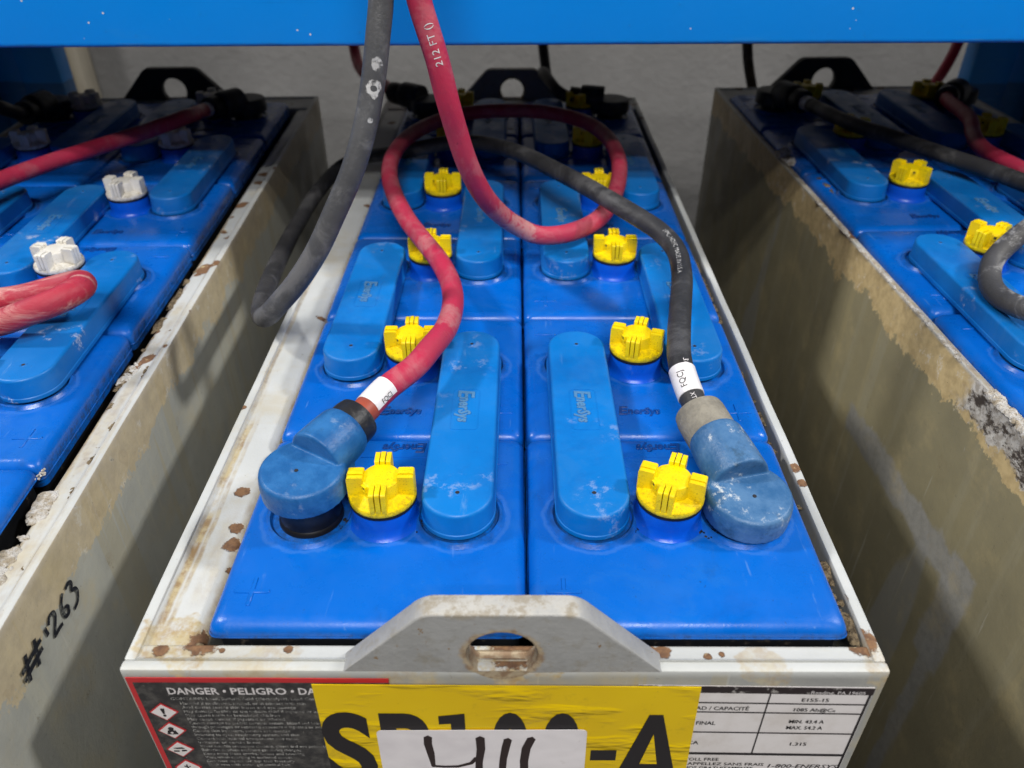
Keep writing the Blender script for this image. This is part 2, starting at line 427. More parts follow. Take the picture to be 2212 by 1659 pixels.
cable_black_salty = mat_cable('cable_black_salty', (0.06, 0.058, 0.058), (0.085, 0.082, 0.082), (0.55, 0.54, 0.53), 0.75, 0.60, (0.02, 0.02, 0.02))
m = M('heat_shrink_black')
shrink_black = m.fin(m.mix(m.rng(m.noise(90, 6, 0.7), 0.5, 0.7), (0.014, 0.014, 0.016), (0.075, 0.07, 0.065)), 0.45, m.noise(200, 4), 0.0005)
m = M('heat_shrink_grey')
c = m.mix(m.rng(m.noise(65, 7, 0.75), 0.38, 0.66), (0.30, 0.275, 0.225), (0.20, 0.185, 0.155))
c = m.mix(m.rng(m.noise(150, 5, 0.7), 0.63, 0.7), c, (0.09, 0.08, 0.065))
shrink_grey = m.fin(c, 0.75, m.noise(420, 5), 0.0005, 0.2)
m = M('cable_tape_brown')
tape_brown = m.fin(m.mix(m.rng(m.noise(90, 4), 0.4, 0.7), (0.38, 0.07, 0.035), (0.30, 0.06, 0.035)), 0.5)
m = M('sleeve_white')
sleeve_white = m.fin(m.mix(m.mul(m.rng(m.noise(90, 6, 0.7), 0.5, 0.72), 0.5), (0.80, 0.77, 0.78), (0.55, 0.50, 0.48)), 0.4)
m = M('ink_black')
ink_black = m.fin((0.014, 0.011, 0.013), 0.45)
m = M('print_white')
print_white = m.fin((0.72, 0.68, 0.68), 0.5)
m = M('print_worn')
print_worn = m.fin(m.mix(m.rng(m.noise(420, 4, 0.7), 0.40, 0.56), (0.16, 0.16, 0.16), (0.60, 0.59, 0.58)), 0.5)
m = M('print_grey')
print_grey = m.fin(m.mix(m.rng(m.noise(420, 4, 0.7), 0.46, 0.56), (0.16, 0.155, 0.15), (0.56, 0.55, 0.52)), 0.5)
m = M('label_black')
c = m.mix(m.rng(m.noise(140, 7, 0.75), 0.42, 0.66), (0.028, 0.027, 0.028), (0.085, 0.08, 0.075))
c = m.mix(m.rng(m.noise(380, 5, 0.7), 0.66, 0.70), c, (0.30, 0.28, 0.25))
label_black = m.fin(c, 0.42, m.noise(200, 4), 0.0002, 0.4)
m = M('label_red')
label_red = m.fin(m.mix(m.rng(m.noise(300, 6, 0.75), 0.64, 0.69), (0.52, 0.025, 0.03), (0.22, 0.10, 0.08)), 0.4)
m = M('label_white')
c = m.mix(m.rng(m.noise(36, 6, 0.65), 0.42, 0.72), (0.80, 0.76, 0.755), (0.68, 0.63, 0.60))
c = m.mix(m.mul(m.rng(m.noise(60, 7, 0.75), 0.62, 0.70), 0.5), c, (0.42, 0.34, 0.26))
label_white = m.fin(c, 0.38)
m = M('label_header')
label_header = m.fin(m.mix(m.rng(m.noise(170, 6, 0.75), 0.57, 0.62), (0.02, 0.012, 0.014), (0.36, 0.34, 0.32)), 0.4)
m = M('label_yellow')
h = m.noise(50, 3, 0.5, m.scaled((0.5, 1, 1.6)))
c = m.mix(m.rng(m.noise(12, 3), 0.35, 0.7), (0.80, 0.55, 0.004), (0.72, 0.475, 0.003))
c = m.mix(m.mul(m.rng(m.noise(45, 7, 0.75), 0.58, 0.70), 0.35), c, (0.42, 0.27, 0.02))
c = m.mix(m.mul(m.rng(m.noise(420, 4, 0.7), 0.69, 0.72), 0.6), c, (0.12, 0.08, 0.02))
label_yellow = m.fin(c, 0.30, m.mul(m.rng(h, 0.48, 0.80), 1.0), 0.0014, 0.3)
m = M('sticker_white')
c = m.mix(m.rng(m.noise(22, 4), 0.42, 0.68), (0.82, 0.78, 0.80), (0.72, 0.68, 0.705))
c = m.mix(m.mul(m.rng(m.noise(70, 7, 0.75), 0.60, 0.70), 0.35), c, (0.52, 0.47, 0.44))
sticker_white = m.fin(c, 0.32, m.noise(38, 2), 0.0012, 0.35)
m = M('marker_ink')
marker_ink = m.fin((0.022, 0.010, 0.010), 0.35)
m = M('marker_ink_worn')
marker_worn = m.fin(m.mix(m.rng(m.noise(260, 6, 0.75), 0.52, 0.62), (0.012, 0.014, 0.022), (0.17, 0.175, 0.16)), 0.5)

m = M('rack_blue', per_object=False)
c = m.mix(m.rng(m.noise(2.2, 3), 0.35, 0.7), (0.0, 0.275, 0.86), (0.0, 0.295, 0.90))
c = m.mix(m.mul(m.rng(m.math('ADD', m.voro(75), m.mul(sub(m, m.noise(600, 3, 0.7), 0.5), 0.10)), 0.070, 0.045), m.rng(m.noise(7, 3, 0.6), 0.47, 0.53)), c, (0.80, 0.76, 0.68))
c = m.mix(m.mul(m.rng(m.noise(30, 5, 0.7, m.scaled((0.3, 1, 2.2))), 0.60, 0.75), 0.18), c, (0.05, 0.33, 0.75))
bz = m.math('ADD', m.xyz()[2], m.mul(sub(m, m.noise(70, 5, 0.7, m.scaled((0.4, 1, 1))), 0.5), 0.006))
c = m.mix(m.mul(m.rng(bz, 0.0035, 0.0005), 0.55), c, (0.03, 0.07, 0.14))
c = m.mix(m.mul(m.rng(m.noise(26, 6, 0.7, m.scaled((0.15, 1, 2.5))), 0.58, 0.72), 0.20), c, (0.0, 0.12, 0.45))
c = m.mix(m.mul(m.rng(m.noise(90, 3, 0.6, m.scaled((0.10, 1, 2.0))), 0.69, 0.72), 0.35), c, (0.12, 0.40, 0.78))
rack_blue = m.fin(c, m.rng(m.noise(6, 4), 0.3, 0.7, 0.30, 0.50), m.noise(160, 3), 0.0002, 0.45)
m = M('deck_steel')
deck_steel = m.fin((0.045, 0.045, 0.05), 0.6)
m = M('wall_concrete', per_object=False)
c = m.mix(m.rng(m.noise(1.6, 5, 0.6), 0.3, 0.72), (0.235, 0.23, 0.225), (0.175, 0.172, 0.168))
c = m.mix(m.mul(m.rng(m.noise(11, 6, 0.7), 0.55, 0.75), 0.4), c, (0.14, 0.135, 0.13))
wall_mat = m.fin(c, 0.85, m.noise(40, 6, 0.7), 0.004, 0.2)
m = M('floor_concrete', per_object=False)
floor_mat = m.fin(m.mix(m.rng(m.noise(3, 6), 0.35, 0.7), (0.17, 0.165, 0.16), (0.12, 0.118, 0.115)), 0.7, m.noise(60, 5), 0.003)
m = M('pillar_cream', per_object=False)
pillar_mat = m.fin(m.mix(m.rng(m.noise(6, 5), 0.35, 0.7), (0.42, 0.38, 0.30), (0.35, 0.315, 0.25)), 0.6)


# ----------------------------------------------------------------- mesh helpers
def link(name, me, parent=None, loc=(0, 0, 0), rot=(0, 0, 0)):
    o = bpy.data.objects.new(name, me)
    C.objects.link(o)
    o.location = loc
    o.rotation_euler = rot
    if parent:
        o.parent = parent
    return o


def empty(name, loc, label, cat, rotz=0.0, group=None):
    o = link(name, None, None, loc, (0, 0, rotz))
    o.empty_display_size = 0.05
    tag(o, label, cat, group)
    return o


def tag(o, label, cat, group=None, kind=None):
    if label:
        o['label'] = label
    if cat:
        o['category'] = cat
    if group:
        o['group'] = group
    if kind:
        o['kind'] = kind
    return o


class G:
    """collects geometry with several materials into one mesh"""

    def __init__(s):
        s.bm = bmesh.new()
        s.mats = []

    def mi(s, mat):
        if mat not in s.mats:
            s.mats.append(mat)
        return s.mats.index(mat)

    def _new(s, faces, mat, smooth):
        i = s.mi(mat)
        for f in faces:
            f.material_index = i
            f.smooth = smooth

    def mesh(s, me, mat, mtx=None, smooth=False):
        k = len(s.bm.verts)
        kf = len(s.bm.faces)
        s.bm.from_mesh(me)
        s.bm.verts.ensure_lookup_table()
        s.bm.faces.ensure_lookup_table()
        if mtx:
            bmesh.ops.transform(s.bm, matrix=mtx, verts=s.bm.verts[k:])
        s._new(s.bm.faces[kf:], mat, smooth)
        return s.bm.verts[k:]

    def box(s, lo, hi, mat, bevel=0.0, seg=2, cuts=(1, 1, 1), wob=0.0, smooth=False):
        b = bmesh.new()
        bmesh.ops.create_cube(b, size=1)
        lo, hi = Vector(lo), Vector(hi)
        for v in b.verts:
            v.co = Vector((lo[i] + (v.co[i] + 0.5) * (hi[i] - lo[i]) for i in range(3)))
        for ax in range(3):
            n = cuts[ax]
            for k in range(1, n):
                p = Vector((0, 0, 0))
                p[ax] = lo[ax] + (hi[ax] - lo[ax]) * k / n
                nn = Vector((0, 0, 0))
                nn[ax] = 1
                bmesh.ops.bisect_plane(b, geom=b.verts[:] + b.edges[:] + b.faces[:], plane_co=p, plane_no=nn)
        if bevel:
            es = [e for e in b.edges if len(e.link_faces) == 2 and e.link_faces[0].normal.dot(e.link_faces[1].normal) < 0.5]
            bmesh.ops.bevel(b, geom=es, offset=bevel, segments=seg, profile=0.5, affect='EDGES')
        if wob:
            for v in b.verts:
                v.co += mnoise.noise_vector(v.co * 14) * wob
        me = bpy.data.meshes.new('t')
        b.to_mesh(me)
        b.free()
        r = s.mesh(me, mat, None, smooth or bevel > 0)
        bpy.data.meshes.remove(me)
        return r

    def rings(s, rings, mat, cap0=True, cap1=True, smooth=True, closed=True):
        vs = [[s.bm.verts.new(p) for p in r] for r in rings]
        fs = []
        n = len(vs[0])
        for a, b in zip(vs, vs[1:]):
            for i in range(n if closed else n - 1):
                j = (i + 1) % n
                fs.append(s.bm.faces.new((a[i], a[j], b[j], b[i])))
        if cap0:
            fs.append(s.bm.faces.new(list(reversed(vs[0]))))
        if cap1:
            fs.append(s.bm.faces.new(vs[-1]))
        s._new(fs, mat, smooth)
        return vs

    def lathe(s, prof, mat, n=40, mtx=None, smooth=True, cap0=True, cap1=True):
        rr = []
        for r, z in prof:
            ring = [Vector((r * math.cos(2 * math.pi * k / n), r * math.sin(2 * math.pi * k / n), z)) for k in range(n)]
            rr.append([mtx @ p for p in ring] if mtx else ring)
        return s.rings(rr, mat, cap0, cap1, smooth)

    def build(s, name, parent=None, loc=(0, 0, 0), rot=(0, 0, 0)):
        return link(name, s.to(name), parent, loc, rot)

    def to(s, name):
        bmesh.ops.recalc_face_normals(s.bm, faces=s.bm.faces)
        me = bpy.data.meshes.new(name)
        s.bm.to_mesh(me)
        for m_ in s.mats:
            me.materials.append(m_)
        s.bm.free()
        try:
            me.set_sharp_from_angle(angle=math.radians(38))
        except Exception:
            pass
        return me


def curve_mesh(cu):
    o = bpy.data.objects.new('tmp', cu)
    C.objects.link(o)
    me = bpy.data.meshes.new_from_object(o.evaluated_get(bpy.context.evaluated_depsgraph_get()))
    bpy.data.objects.remove(o)
    return me


def text_mesh(body, size=1.0, bold=0.0, extrude=0.0, bevel=0.0, res=3, space=1.0):
    cu = bpy.data.curves.new('t', 'FONT')
    cu.body = body
    cu.size = size
    cu.offset = bold
    cu.extrude = extrude
    cu.bevel_depth = bevel
    cu.bevel_resolution = 0
    cu.resolution_u = res
    cu.space_character = space
    me = curve_mesh(cu)
    bpy.data.curves.remove(cu)
    return me


def bounds(me):
    xs = [v.co.x for v in me.vertices]
    ys = [v.co.y for v in me.vertices]
    return min(xs), max(xs), min(ys), max(ys)


def flat_curve(polys, extrude, bevel=0.0, res=2):
    cu = bpy.data.curves.new('f', 'CURVE')
    cu.dimensions = '2D'
    cu.fill_mode = 'BOTH'
    cu.extrude = extrude
    cu.bevel_depth = bevel
    cu.bevel_resolution = res
    for p in polys:
        sp = cu.splines.new('POLY')
        sp.points.add(len(p) - 1)
        for q, (x, y) in zip(sp.points, p):
            q.co = (x, y, 0, 1)
        sp.use_cyclic_u = True
    me = curve_mesh(cu)
    bpy.data.curves.remove(cu)
    return me


def rounded(pts, r, n=6):
    """round the corners of a polygon"""
    out = []
    N = len(pts)
    for i in range(N):
        p0, p1, p2 = Vector(pts[i - 1]), Vector(pts[i]), Vector(pts[(i + 1) % N])
        rr = r[i] if isinstance(r, (list, tuple)) else r
        a = (p0 - p1).normalized()
        b = (p2 - p1).normalized()
        if rr <= 0:
            out.append(tuple(p1))
            continue
        for k in range(n + 1):
            t = k / n
            q = (p1 + a * rr) * (1 - t) ** 2 + p1 * 2 * t * (1 - t) + (p1 + b * rr) * t ** 2
            out.append(tuple(q))
    return out


def circle(cx, cy, r, n=36, ry=None):
    return [(cx + r * math.cos(2 * math.pi * k / n), cy + (ry or r) * math.sin(2 * math.pi * k / n)) for k in range(n)]


XZ = Matrix(((1, 0, 0, 0), (0, 0, 1, 0), (0, 1, 0, 0), (0, 0, 0, 1)))      # flat (x,y) drawing onto a front plane (x,z)


def front(y):
    return Matrix.Translation((0, y, 0)) @ Matrix(((1, 0, 0, 0), (0, 0, -1, 0), (0, 1, 0, 0), (0, 0, 0, 1)))


def fit_text(g, body, x0, x1, z0, mat, y, h=None, bold=0.0, shear=0.0, res=2, slope=0.0):
    """text in a front plane, baseline z0, spanning x0..x1, capital height h"""
    me = text_mesh(body, 1.0, bold, 0, 0, res)
    a, b, lo, hi = bounds(me)
    sx = (x1 - x0) / (b - a)
    sy = (h / 0.70) if h else sx
    mt = Matrix(((sx, shear * sy, 0, x0 - a * sx), (0, sy, 0, z0), (0, 0, 1, 0), (0, 0, 0, 1)))
    sl = Matrix(((1, 0, 0, 0), (slope, 1, 0, -slope * x0), (0, 0, 1, 0), (0, 0, 0, 1)))
    g.mesh(me, mat, front(y) @ sl @ mt)
    bpy.data.meshes.remove(me)


# ----------------------------------------------------------------- setting
def plane_struct(name, lo, hi, mat):
    g = G()
    g.box(lo, hi, mat)
    o = g.build(name)
    tag(o, None, None, None, 'structure')
    return o


plane_struct('floor', (-6, -5, -1.30), (6, 2.16, -1.20), floor_mat)
plane_struct('wall', (-6, 2.16, -1.30), (6, 2.3, 3.0), wall_mat)
g = G()
g.box((-1.19, 2.06, -1.198), (-1.128, 2.158, 2.6), pillar_mat, 0.01)
g.box((-1.128, 2.09, -1.198), (-1.10, 2.158, 2.6), pillar_mat, 0.006)
o = g.build('pillar')
tag(o, None, None, None, 'structure')

# ----------------------------------------------------------------- the blue rack
BEAM_Y, BEAM_Z = 0.655, 0.1862
rack = empty('storage_rack', (0, 0.95, -1.2), 'blue painted steel rack whose wide beam crosses above the three batteries', 'rack')
RO = Vector((0, 0.95, -1.2))


def rk(g, name, parent=rack):
    return g.build(name, parent, -RO)


g = G()
g.box((-1.3, 0, 0), (1.3, 0.05, 0.14), rack_blue, 0.004, 3)
o = g.build('beam', rack, Vector((0, BEAM_Y, BEAM_Z)) - RO, (0, math.radians(-0.30), 0))
g = G()
g.box((-1.3, BEAM_Y + 0.052, 0.236), (1.3, 1.30, 0.262), deck_steel)
rk(g, 'upper_deck')
g = G()
g.box((-1.3, 0.10, -0.66), (1.3, 1.32, -0.605), deck_steel)
rk(g, 'lower_deck')
for sx in (-1, 1):
    g = G()
    x0, x1 = sx * 0.70, sx * 0.762
    g.box((min(x0, x1), 1.262, -1.2), (max(x0, x1), 1.30, 0.9), rack_blue, 0.003)
    x2 = sx * 0.81
    g.box((min(x1, x2), 1.27, -1.2), (max(x1, x2), 1.31, 0.9), rack_blue, 0.003)
    g.box((min(x2, sx * 0.825), 1.20, -1.2), (max(x2, sx * 0.825), 1.31, 0.9), rack_blue, 0.002)
    rk(g, 'rear_upright')
    g = G()
    g.box((min(sx * 1.05, sx * 1.13), 0.62, -1.2), (max(sx * 1.05, sx * 1.13), 0.654, 0.9), rack_blue, 0.003)
    rk(g, 'front_upright')

# ----------------------------------------------------------------- battery parts (all measured in the middle battery's frame)
X0, CP, Y0, RP = 0.007, 0.158, 0.2402, 0.1493
ZT = 0.010                      # top of the cell lids over the tray rim
YF, YB = 0.2255, 1.195
DY = 0.0036                     # line of posts behind the cell centre


def logo(g, mtx, mat, size, h):
    e = text_mesh('E', size * 1.38, 0.022 * size, h, 0.00012, 2)
    g.mesh(e, mat, mtx @ Matrix(((1, 0.12, 0, 0), (0, 1, 0, -size * 0.10), (0, 0, 1, 0), (0, 0, 0, 1))))
    a, b, lo, hi = bounds(e)
    n_ = text_mesh('nerSys', size, 0.024 * size, h, 0.00012, 2, 1.06)
    g.mesh(n_, mat, mtx @ Matrix(((0.86, 0.12, 0, b + size * 0.03), (0, 1, 0, 0), (0, 0, 1, 0), (0, 0, 0, 1))))
    bpy.data.meshes.remove(e)
    bpy.data.meshes.remove(n_)


def cell_mesh(kind, cut=0.0, low=-0.0085):
    g = G()
    hx, hy = CP / 2 - 0.0009, RP / 2 - 0.0005

    def rr(dx, dy, z, r):
        p = rounded([(-dx, -dy), (dx, -dy), (dx, dy), (-dx, dy)], r, 6)
        return [Vector((x, y + (cut if y < 0 else 0), z)) for x, y in p]
    R_ = 0.0075
    prof = [(0, -0.016)] + [(0, 0.0035 - R_ + 0.0065)]
    rings = [rr(hx, hy, low, 0.006), rr(hx, hy, max(0.0030, low + 0.0008), 0.006)]
    for k in range(1, 7):
        a = math.pi / 2 * k / 6
        d = R_ * (1 - math.cos(a))
        rings.append(rr(hx - d, hy - d, max(0.0030, low + 0.0008) + (ZT - max(0.0030, low + 0.0008)) * math.sin(a), 0.006 + d * 0.4))
    g.rings(rings, cell_blue, True, True)
    # thin moulding seam and the black jar below the lid
    dz = low + 0.0085 - (0.0046 if low > 0 else 0)
    g.rings([rr(hx + 0.0003, hy + 0.0003, -0.0040 + dz, 0.006), rr(hx + 0.0006, hy + 0.00045, -0.0034 + dz, 0.006), rr(hx + 0.0002, hy + 0.0001, -0.0026 + dz, 0.006)], cell_blue, False, False)
    g.rings([rr(hx - 0.003, hy - 0.002, -0.30, 0.006), rr(hx - 0.003, hy - 0.002, low - 0.0001, 0.006)], jar_black, True, True)
    # vent neck and the low rings round the posts
    T = Matrix.Translation((0, DY, 0))
    g.lathe([(0.0215, ZT - 0.0005), (0.0196, ZT + 0.0010), (0.0184, ZT + 0.0030), (0.0181, ZT + 0.0060), (0.0180, 0.0228), (0.0176, 0.0236), (0.0160, 0.0237)], neck_blue, 44, T)
    for sx in (-1, 1):
        T2 = Matrix.Translation((sx * 0.0415, DY, 0))
        g.lathe([(0.0262, ZT - 0.0005), (0.0252, ZT + 0.0006), (0.0240, ZT + 0.0020), (0.0228, ZT + 0.0022), (0.0218, ZT + 0.0010), (0.0216, ZT - 0.0004)], cell_blue, 44, T2, True, False, False)
    # moulded plus sign and lettering
    px, py = (-0.0605, -0.0505) if kind == 0 else (0.0620, -0.0500)
    for lo, hi in (((px - 0.009, py - 0.0011, ZT - 0.001), (px + 0.009, py + 0.0011, ZT + 0.0006)), ((px - 0.0011, py - 0.009, ZT - 0.001), (px + 0.0011, py + 0.009, ZT + 0.00055))):
        g.box(lo, hi, cell_blue, 0.0003, 1)
    mx, my = (-px, 0.048)
    g.box((mx - 0.008, my - 0.0011, ZT - 0.001), (mx + 0.008, my + 0.0011, ZT + 0.0006), cell_blue, 0.0003, 1)
    if kind == 0:
        L = Matrix.Translation((0.0180, 0.0655, ZT + 0.0002)) @ Matrix.Rotation(math.pi, 4, 'Z')
        g.box((-0.022, 0.0535, ZT - 0.001), (0.024, 0.0538, ZT + 0.0003), cell_blue)
    else:
        L = Matrix.Translation((-0.0172, -0.0515, ZT + 0.0002))
    logo(g, L, logo_dark, 0.0088, 0.0005)
    return g.to('cell')


cell_meshes = [cell_mesh(0), cell_mesh(1)]
front_cell = cell_mesh(0, 0.0022, 0.0014)


def cap_mesh(mat):
    """vent cap: o-ring, dished disc, round hub, four groups of three grip fins"""
    g = G()
    g.lathe([(0.0168, 0.0236), (0.0183, 0.0239), (0.0186, 0.0247), (0.0183, 0.0256), (0.0168, 0.0258)], black_rubber, 40)
    g.lathe([(0.0150, 0.0252), (0.0178, 0.0254), (0.0185, 0.0262), (0.0186, 0.0280), (0.0182, 0.0291), (0.0165, 0.0294), (0.0106, 0.0312)], mat, 44, None, True, True, False)
    g.lathe([(0.0108, 0.0306), (0.0107, 0.0386), (0.0103, 0.0395), (0.0095, 0.0399), (0.0020, 0.0398)], mat, 36, None, True, False, True)
    for k in range(4):
        Rm = Matrix.Rotation(k * math.pi / 2, 4, 'Z')
        for j in (-1, 0, 1):
            h = 0.0422 if j else 0.0426
            pr = rounded([(0.0088, 0.0285), (0.0181, 0.0285), (0.0181, h), (0.0092, h)], [0, 0, 0.0016, 0.0010], 4)
            y0, y1 = j * 0.00315 - 0.00128, j * 0.00315 + 0.00128
            a = [Rm @ Vector((x, y0, z)) for x, z in pr]
            b = [Rm @ Vector((x, y1, z)) for x, z in pr]
            g.rings([a, b], mat, True, True, False)
        if k % 2 == 0:
            web = [Rm @ Vector(p) for p in ((0.0090, -0.0036, 0.029), (0.0150, -0.0036, 0.029), (0.0150, 0.0036, 0.029), (0.0090, 0.0036, 0.029))]
            web2 = [p + Vector((0, 0, 0.0075)) for p in web]
            g.rings([web, web2], mat, True, True, False)
    # little square latch window on the hub wall
    Rm = Matrix.Rotation(math.radians(-138), 4, 'Z')
    pts = [Rm @ Vector((0.0112, y, z)) for y, z in ((-0.0010, 0.0362), (0.0010, 0.0362), (0.0010, 0.0384), (-0.0010, 0.0384))]
    g.rings([[Rm @ Vector((0.0085, y, z)) for y, z in ((-0.0010, 0.0362), (0.0010, 0.0362), (0.0010, 0.0384), (-0.0010, 0.0384))], pts], hole_dark, False, True, False)
    fr = [((-0.0018, 0.0352), (0.0018, 0.0361)), ((-0.0018, 0.0385), (0.0018, 0.0392)), ((-0.0018, 0.0361), (-0.0011, 0.0385)), ((0.0011, 0.0361), (0.0018, 0.0385))]
    for (ya, za), (yb, zb) in fr:
        a = [Rm @ Vector((0.0090, y, z)) for y, z in ((ya, za), (yb, za), (yb, zb), (ya, zb))]
        b = [Rm @ Vector((0.0117, y, z)) for y, z in ((ya, za), (yb, za), (yb, zb), (ya, zb))]
        g.rings([a, b], mat, True, True, False)
    return g.to('vent_cap')


cap_meshes = {'yellow': cap_mesh(cap_yellow), 'white': cap_mesh(cap_white)}


def cover_mesh(mat):
    """long pill-shaped cover over the link between two posts; origin midway, long axis y"""
    g = G()
    half = RP / 2

    def pill(r, z, n=18):
        p = []
        for k in range(n + 1):
            a = math.pi * k / n
            p.append(Vector((r * math.cos(a), half + r * math.sin(a), z)))
        for k in range(n + 1):
            a = math.pi + math.pi * k / n
            p.append(Vector((r * math.cos(a), -half + r * math.sin(a), z)))
        return p
    Z0 = ZT + 0.0016
    rings = [pill(0.0203, Z0), pill(0.0208, Z0 + 0.0006), pill(0.0207, Z0 + 0.0030), pill(0.0203, Z0 + 0.0034)]
    top = 0.0288
    for k in range(0, 7):
        a = math.pi / 2 * k / 6
        rings.append(pill(0.0198 - 0.0022 * (1 - math.cos(a)), top - 0.0022 + 0.0022 * math.sin(a)))
    g.rings(rings, mat, True, True)
    for sy in (-1, 1):
        T = Matrix.Translation((0, sy * (half + 0.0012), 0))
        g.lathe([(0.0026, top - 0.0001), (0.0023, top + 0.0003), (0.0015, top + 0.0003), (0.0012, top + 0.00006), (0.0001, top + 0.00005)], mat, 16, T, True, False, True)
        g.lathe([(0.00125, top + 0.00012), (0.0001, top + 0.00014)], hole_dark, 14, T, True, False, True)
    # moulded name in a thin rounded frame
    fr = rounded([(-0.0085, -0.021), (0.0085, -0.021), (0.0085, 0.021), (-0.0085, 0.021)], 0.003, 4)
    fi = rounded([(-0.0081, -0.0206), (0.0081, -0.0206), (0.0081, 0.0206), (-0.0081, 0.0206)], 0.003, 4)
    f = flat_curve([fr, fi], 0.00012)
    g.mesh(f, mat, Matrix.Translation((0, 0, top + 0.00012)))
    L = Matrix.Translation((-0.0040, 0.0195, top + 0.0002)) @ Matrix.Rotation(-math.pi / 2, 4, 'Z')
    logo(g, L, logo_cover, 0.0105, 0.00035)
    return g.to('connector_cover')


cover_meshes = {'plain': cover_mesh(cover_blue), 'worn': cover_mesh(cover_worn)}


def boot_mesh(mat, L=0.045):
    """moulded rubber terminal boot: round cup over the post and a barrel along +x"""
    g = G()
    g.lathe([(0.0205, 0.0018), (0.0236, 0.0024), (0.0238, 0.0100), (0.0234, 0.0150), (0.0229, 0.0168), (0.0215, 0.0180), (0.0150, 0.0185), (0.0002, 0.0187)], mat, 48)
    B = Matrix.Translation((0, 0, 0.0146)) @ Matrix.Rotation(math.radians(-4), 4, 'Y') @ Matrix.Rotation(math.pi / 2, 4, 'Y')
    g.lathe([(0.0160, 0.0108), (0.0170, 0.0114), (0.0172, 0.0130), (0.0168, L - 0.012), (0.0162, L - 0.003), (0.0152, L)], mat, 40, B)
    g.box((0.004, -0.0160, 0.0012), (0.024, 0.0160, 0.0125), mat)
    me = g.to('boot_src')
    o = link('tmp', me)
    md = o.modifiers.new('r', 'REMESH')
    md.mode = 'VOXEL'
    md.voxel_size = 0.00062
    s_ = o.modifiers.new('s', 'SMOOTH')
    s_.factor = 0.5
    s_.iterations = 2
    out = bpy.data.meshes.new_from_object(o.evaluated_get(bpy.context.evaluated_depsgraph_get()))
    bpy.data.objects.remove(o)
    bpy.data.meshes.remove(me)
    out.materials.clear()
    out.materials.append(mat)
    for p in out.polygons:
        p.use_smooth = True
        p.material_index = 0
    return out


def with_hole(me):
    b = G()
    b.mesh(me, me.materials[0], None, True)
    b.lathe([(0.0011, 0.0184), (0.0011, 0.01895), (0.0001, 0.0190)], hole_dark, 14, Matrix.Translation((-0.004, 0, 0)), True, False, True)
    return b.to('terminal_boot')


boot_meshes = {k: with_hole(boot_mesh(v, L_)) for k, v, L_ in (('blue', boot_blue, 0.037), ('salty', boot_salty, 0.045), ('black', boot_black, 0.042))}


def tray_mesh(xl, xr, cl, cr, mat, rim=0.0):
    """welded steel box; xl..xr outside, cl..cr opening for the cells"""
    g = G()
    t = 0.0058
    zb = -0.6
    bev = 0.0013
    g.box((xl, YF, zb), (xr, YF + t, rim), mat, bev, 2, (24, 1, 1), 0.0004)
    g.box((xl, YB - t, zb), (xr, YB, rim), mat, bev, 2, (24, 1, 1), 0.0004)
    g.box((xl, YF + t, zb), (xl + t, YB - t, rim), mat, bev, 2, (1, 60, 1), 0.0005)
    g.box((xr - t, YF + t, zb), (xr, YB - t, rim), mat, bev, 2, (1, 60, 1), 0.0005)
    zl = rim - 0.0036
    yf, yb = 0.2415, Y0 + 6 * RP + 0.002
    # inner ledges (front, back, sides) with a rolled inner edge
    def ledge(pts_a, pts_b):
        g.rings([pts_a, pts_b], mat, True, True)

    def prof(sx, w, zl=zl):
        # (offset across, height): starts at the wall with a weld fillet, rolls down at the opening
        p = [(0, zl + 0.0022), (0.0012, zl + 0.0008), (0.0028, zl + 0.0001)]
        n = 6
        r = min(0.007, w * 0.6) if w > 0.012 else 0.0022
        p.append((w - r, zl))
        for k in range(1, n + 1):
            a = math.pi / 2 * k / n
            p.append((w - r + r * math.sin(a), zl - r * 0.9 * (1 - math.cos(a))))
        p.append((w, zl - 0.03))
        p.append((0, zl - 0.03))
        return [(sx * a, z) for a, z in p]
    for sx, xa, wd in ((1, xl + t, cl - xl - t), (-1, xr - t, xr - t - cr)):
        if wd < 0.004:
            continue
        pr = prof(sx, wd)
        N = 50
        rings = []
        for k in range(N + 1):
            y = YF + t + (YB - YF - 2 * t) * k / N
            rings.append([Vector((xa + a + 0.0005 * mnoise.noise(Vector((y * 9, a * 40, 3))), y, z + 0.0005 * mnoise.noise(Vector((y * 14, a * 60, 0))))) for a, z in pr])
        g.rings(rings, mat)
    for sy, ya, wd in ((1, YF + t, yf - YF - t), (-1, YB - t, YB - t - yb)):
        pr = prof(sy, wd, rim - 0.0012)
        rings = []
        for k in range(25):
            xx = (xl + t) + (xr - xl - 2 * t) * k / 24
            rings.append([Vector((xx, ya + a, z - 0.0002)) for a, z in pr])
        g.rings(rings, mat)
    g.box((xl + t, YF + t, -0.598), (xr - t, YB - t, -0.585), mat)
    return g.to('tray')


def ear_mesh(mat):
    """lifting ear: thick trapezoid plate with a round hole, drawn in x,z and given thickness along y"""
    out = rounded([(-0.0785, 0), (0.0680, 0), (0.0305, 0.0392), (-0.0420, 0.0392)], [0.0, 0.0, 0.006, 0.006], 6)
    # the top edge bows slightly
    me = flat_curve([out, circle(-0.0053, 0.0115, 0.0178, 40)], 0.0117 / 2 - 0.0012, 0.0012, 2)
    for v in me.vertices:
        if v.co.y > 0.03:
            v.co.y += 0.0026 * (1 - ((v.co.x + 0.0055) / 0.037) ** 2)
    g = G()
    g.mesh(me, mat, Matrix(((1, 0, 0, 0), (0, 0, 1, 0), (0, 1, 0, 0), (0, 0, 0, 1))), True)
    return g.to('lifting_ear')


ear_meshes = {'grey': ear_mesh(ear_paint), 'black': ear_mesh(ear_black)}


